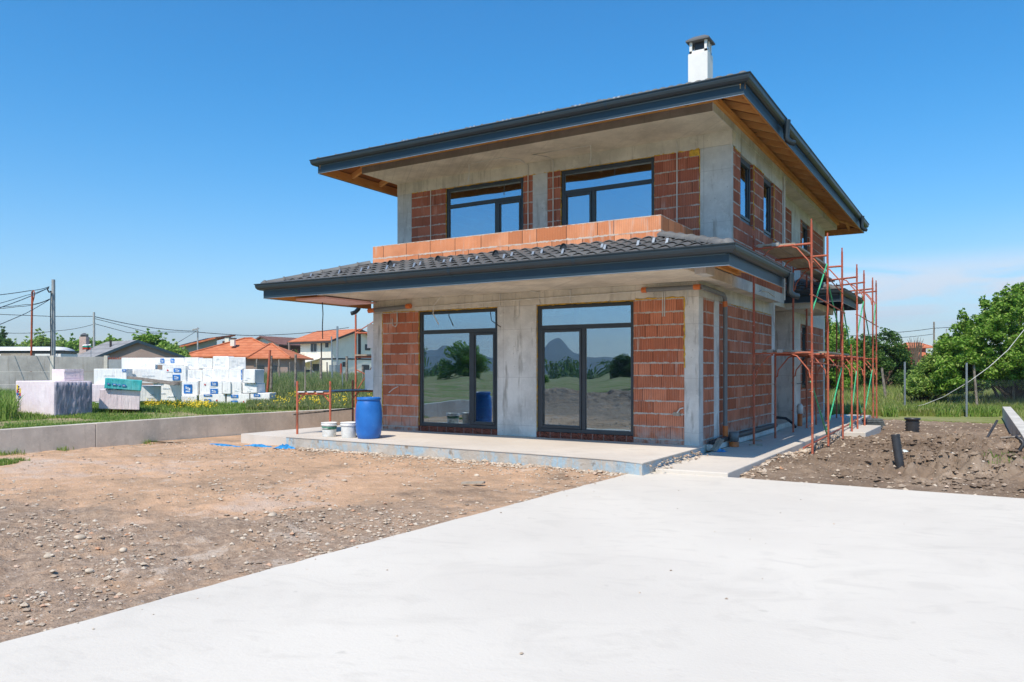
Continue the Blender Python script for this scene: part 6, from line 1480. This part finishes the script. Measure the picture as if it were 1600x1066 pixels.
# hills behind the photographer
M['hill'] = plain('forested_hill', (.060, .085, .060), .95, .05, var=.2, sc=.01)
U_ = [-900, 300, 560, 640, 690, 720, 760, 800, 840, 862, 872, 885, 910, 930, 950, 975, 1000, 1060, 1200, 1800, 2600]; H_ = [14, 18, 20, 26, 30, 29, 26, 22, 24, 38, 41, 36, 20, 18, 23, 19, 15, 14, 18, 20, 14]
vs = []; n = 0; fbu = np.linspace(-900, 2600, 240)
for u in fbu:
    a = (u-CXPX)/FPX; dx, dy = a*EX[0]+EX[1], a*EY[0]+EY[1]; hh = float(np.interp(u, U_, H_))/FPX*3000*(1+.10*math.sin(u*.11)+.05*math.sin(u*.31))
    for (D, k) in ((2300, -.02), (2650, .35), (3000, 1.), (3500, .5)): vs.append((CAMX+dx*D, 14.3-dy*D, hh*k-2))
    n += 1
mb = MB(); mb.add(vs, [(i*4+j, i*4+j+1, i*4+j+5, i*4+j+4) for i in range(n-1) for j in range(3)], True); struct(mb.build('hills', M['hill']))
# ------------------------------------------------------------------ grass
def grass(name, X, Y, Z, H, W, mat, lean=.35):
    n = len(X); a = rng.random(n)*6.283; ln = lean*H*rng.uniform(.3, 1.2, n); b = rng.random(n)*6.283
    wx, wy = np.cos(a)*W/2, np.sin(a)*W/2; lx, ly = np.cos(b)*ln, np.sin(b)*ln
    P = np.stack
    v = np.stack([P([X-wx, Y-wy, Z], -1), P([X+wx, Y+wy, Z], -1), P([X+wx*.8+lx*.35, Y+wy*.8+ly*.35, Z+H*.6], -1), P([X-wx*.8+lx*.35, Y-wy*.8+ly*.35, Z+H*.6], -1), P([X+lx, Y+ly, Z+H*.97], -1)], 1).reshape(-1, 3)
    i = np.arange(n)*5; f = np.concatenate([P([i, i+1, i+2], -1), P([i, i+2, i+3], -1), P([i+3, i+2, i+4], -1)], 0)
    o = fastmesh(name, v, f, 3, M[mat]); o['kind'] = 'stuff'; return o
def fan(n, u0, u1, d0, d1, pw=1.):
    d = d0+(d1-d0)*rng.random(n)**pw; u = rng.uniform(u0, u1, n); a = (u-CXPX)/FPX
    return CAMX+(a*EX[0]+EX[1])*d, CAMY+(a*EY[0]+EY[1])*d, u, d
# clipped verge by the wall, patchy
X, Y, u, d = fan(140000, -180, 620, 17.5, 31, 1.25); s = wallx(Y)-.22-X; k = (s > 0) & (Y < 16); dn = fbm(X*.55, Y*.55, 4); bare = (dn > .43) & (s < 4.4+9*(dn-.43)) & (u < 520)
k &= ~(bare & (rng.random(len(X)) < .94)); hgt = .025+.03*sstep(1.5, 4.5, s)+.09*sstep(5, 8, s)+.09*fbm(X*1.3, Y*1.3, 3)
grass('short_grass', X[k], Y[k], np.full(k.sum(), .075), (hgt*rng.uniform(.5, 1.3, len(X)))[k], rng.uniform(.010, .024, len(X))[k], 'grass')
# weeds around the foam stacks
X, Y, u, d = fan(50000, -180, 480, 20.5, 30, 1.); s = wallx(Y)-X; dn = fbm(X*.8, Y*.8, 3); k = (s > 5.0) & ((dn > .5) | (u < 22))
hw = (.08+.22*fbm(X*1.1, Y*1.1, 3))*np.where((u > 270) & (d < 28.9), .55, 1.)+.45*(u < 24)*(d > 20.5); k &= ~((u > 22) & (u < 150) & (d < 23.2) & (d > 21.6))
grass('weeds', X[k], Y[k], np.full(k.sum(), .075), (hw*rng.uniform(.5, 1.2, len(X)))[k], rng.uniform(.014, .04, len(X))[k], 'grass', .5)
# tall meadow grass on the left
X, Y, u, d = fan(110000, 385, 640, 26, 72, 1.5); k = (wallx(np.minimum(Y, 14))-X > 2.0) | (Y > 14); hm = np.interp(d, [26, 30, 36, 50, 72], [.16, .32, .78, 1.0, 1.05])*(.7+.6*fbm(X*.5, Y*.5, 3))
grass('tall_grass', X[k], Y[k], np.full(k.sum(), .075), (hm*rng.uniform(.55, 1.2, len(X)))[k], (.012+.0006*d)[k], 'grass_tall', .3)
X, Y, u, d = fan(22000, -100, 390, 31, 44, 1.); grass('tall_grass', X, Y, np.full(len(X), .075), .5*rng.uniform(.4, 1.1, len(X)), np.full(len(X), .03), 'grass_tall', .35)
def flowers(name, X, Y, Z, sz):
    n = len(X); q = []
    for k in range(5):
        ox, oy, oz = rng.normal(0, sz*1.1, n), rng.normal(0, sz*1.1, n), rng.normal(0, sz*1.6, n); a = rng.random(n)*3.14; c, s_ = np.cos(a)*sz*.5, np.sin(a)*sz*.5; h_ = sz*.5
        px_, py_, pz_ = X+ox, Y+oy, Z+oz
        q.append(np.stack([np.stack([px_-c, py_-s_, pz_-h_], -1), np.stack([px_+c, py_+s_, pz_-h_], -1), np.stack([px_+c, py_+s_+.02, pz_+h_], -1), np.stack([px_-c, py_-s_+.02, pz_+h_], -1)], 1))
    v = np.concatenate(q, 0).reshape(-1, 3); o = fastmesh(name, v, np.arange(len(v)).reshape(-1, 4), 4, M['flower']); o['kind'] = 'stuff'
X, Y, u, d = fan(850, 300, 620, 26, 34, 1.); dn = fbm(X*.7, Y*.7, 3); k = (wallx(np.minimum(Y, 14))-X > 2.2) & (rng.random(len(X)) < sstep(.46, .62, dn)) & ((u > 424) | ((d < 27.2) & (rng.random(len(X)) < .5))); flowers('yellow_flowers', X[k], Y[k], .075+rng.uniform(.12, .42, len(X))[k]*np.where(u > 424, 1., .45)[k], .030)
X, Y, u, d = fan(160, 225, 330, 26, 27.6, 1.); flowers('yellow_flowers', X, Y, .075+rng.uniform(.1, .3, len(X)), .03)
# little tufts in the yard corner and along the wall foot
X, Y, u, d = fan(9000, -80, 60, 12.4, 14.2, 1.); k = (fbm(X*1.2, Y*1.2, 3) > .47) & (X < wallx(Y)+3); grass('short_grass', X[k], Y[k], zleft(X, Y)[k]-.005, rng.uniform(.03, .09, len(X))[k], rng.uniform(.008, .018, len(X))[k], 'grass')
Y = rng.uniform(-9, -3, 1500); X = wallx(Y)+rng.random(1500)**2*.4; k = fbm(X*0+3, Y*1.6, 3) > .54; grass('short_grass', X[k], Y[k], zleft(X, Y)[k], rng.uniform(.04, .14, 1500)[k], rng.uniform(.008, .018, 1500)[k], 'grass')
# meadow on the right and behind
X, Y, u, d = fan(120000, 1180, 1720, 29.5, 75, 1.7); k = (Y > 16.2+.6*fbm(X*.9, Y*.9, 3)) & ~((X > 5.2) & (X < 5.6) & (Y < 19.2)) ; hm = np.interp(d, [29, 33, 40, 55, 75], [.30, .55, .75, .9, .9])*(.6+.8*fbm(X*.6, Y*.6, 3))
grass('meadow_grass', X[k], Y[k], np.full(k.sum(), -.345), (hm*rng.uniform(.5, 1.2, len(X)))[k], (.010+.0007*d)[k], 'grass_dry', .4)
X, Y, u, d = fan(36000, 1380, 1720, 29, 36, 1.); k = (Y > 16.4+.8*fbm(X*.9, Y*.9, 3)) & ((X < 5.15) | (X > 5.7)) & (fbm(X*1.4, Y*1.4, 3) > .44); grass('weeds', X[k], Y[k], np.full(k.sum(), -.345), rng.uniform(.12, .5, len(X))[k], rng.uniform(.02, .05, len(X))[k], 'grass', .5)
X = rng.uniform(5.65, 9, 16000); Y = rng.uniform(8, 24, 16000); grass('weeds', X, Y, np.full(16000, -.345), rng.uniform(.1, .4, 16000), rng.uniform(.015, .035, 16000), 'grass_dry', .5)
X, Y, u, d = fan(60000, 500, 1300, 70, 150, 1.6)
X = 5.68+5*rng.random(16000)**1.3; Y = rng.uniform(-2.2, 8.2, 16000); grass('weeds', X, Y, np.full(16000, -.345), rng.uniform(.05, .3, 16000), rng.uniform(.012, .03, 16000), 'grass', .5)
X = rng.uniform(4.6, 5.2, 500); Y = rng.uniform(.2, 1.6, 500); k = fbm(X*2, Y*2, 2) > .52; grass('short_grass', X[k], Y[k], zright(X, Y)[k], rng.uniform(.03, .08, 500)[k], rng.uniform(.008, .016, 500)[k], 'grass')
hz = bpy.data.materials.new('haze'); hz.use_nodes = True; ht = hz.node_tree; ht.nodes.remove(ht.nodes['Principled BSDF']); pv = ht.nodes.new('ShaderNodeVolumePrincipled'); pv.inputs['Color'].default_value = (.80, .88, 1., 1); pv.inputs['Density'].default_value = .00024; pv.inputs['Anisotropy'].default_value = .2
ht.links.new(pv.outputs[0], ht.nodes['Material Output'].inputs['Volume']); mb = MB(); mb.box(-4700, 4700, -4700, 4700, -2.5, 260); o = mb.build('haze', hz); o['kind'] = 'stuff'
# ------------------------------------------------------------------ sky, sun, camera
TOSUN = Vector((.10, -.70, 1.0)).normalized(); EL = math.asin(TOSUN.z); AZ = math.atan2(TOSUN.x, TOSUN.y)
w = bpy.data.worlds.new('World'); scn.world = w; w.use_nodes = True; t = w.node_tree
bg = t.nodes['Background']; sk = t.nodes.new('ShaderNodeTexSky'); sk.sky_type = 'NISHITA'; sk.sun_disc = False; sk.sun_elevation = EL; sk.sun_rotation = AZ
sk.altitude = 500; sk.air_density = 1.0; sk.dust_density = .55; sk.ozone_density = 2.2
class WM(Mat):
    def __init__(m, t): m.t = t; m._pos = None
    def pos(m):
        if m._pos is None:
            g = m.t.nodes.new('ShaderNodeTexCoord'); s = m.t.nodes.new('ShaderNodeSeparateXYZ'); m.t.links.new(g.outputs['Generated'], s.inputs[0]); m._pos = tuple(V(m.t, s.outputs[i]) for i in range(3))
            class G: outputs = {'Position': g.outputs['Generated']}
            m._g = G
        return m._pos
wm = WM(t); x, y, z = wm.pos()
el = z; n = wm.noise(1.0, 6, .55, vec=wm.vec(x*5., y*5., z*34.), dist=.6)
band = el.step(.030, .070)*el.step(.100, .142).inv(); az = (x/(y.mx(.05))); azm = az.step(-.36, -.12)
veil = el.step(.0, .03)*el.step(.10, .19).inv()*az.step(-.3, .2)*.18
cl = (n.step(.40, .60)*band*azm*.70+veil).mn(.8)*y.gt(.05)
hs = t.nodes.new('ShaderNodeHueSaturation'); hs.inputs['Saturation'].default_value = 1.30; hs.inputs['Hue'].default_value = .500; hs.inputs['Value'].default_value = 1.0; t.links.new(sk.outputs[0], hs.inputs['Color'])
dim = wm.mix(el.step(-.02, .38), (.78, .765, .765), (.20, .74, .83))
mu = t.nodes.new('ShaderNodeMix'); mu.data_type = 'RGBA'; mu.blend_type = 'MULTIPLY'; mu.inputs[0].default_value = 1; t.links.new(hs.outputs[0], mu.inputs[6]); t.links.new(dim, mu.inputs[7])
ccol = wm.mix(cl, mu.outputs[2], (4.2, 4.3, 4.45))
t.links.new(ccol, bg.inputs['Color']); bg.inputs['Strength'].default_value = .135
sd = bpy.data.lights.new('sun', 'SUN'); sd.energy = 3.0; sd.angle = R(.53); sd.color = (1., .89, .75); so_ = bpy.data.objects.new('sun', sd); COL.objects.link(so_); so_.rotation_euler = TOSUN.to_track_quat('Z', 'Y').to_euler(); so_.location = (0, -20, 40)
cd = bpy.data.cameras.new('camera'); cam = bpy.data.objects.new('camera', cd); COL.objects.link(cam); scn.camera = cam
cam.location = (CAMX, CAMY, EYE); cam.rotation_euler = (R(90), 0, CAMROT); cd.sensor_width = 36; cd.lens = 36*FPX/1600; cd.shift_y = 45/1600; cd.clip_end = 12000; cd.clip_start = .05
vs_ = scn.view_settings; vs_.view_transform = 'Standard'; vs_.look = 'None'; vs_.exposure = .86; vs_.gamma = 1
scn.render.engine = 'CYCLES'; cy = scn.cycles; cy.max_bounces = 8; cy.diffuse_bounces = 4; cy.glossy_bounces = 4; cy.transparent_max_bounces = 16; cy.caustics_reflective = False; cy.caustics_refractive = False; cy.sample_clamp_indirect = 6
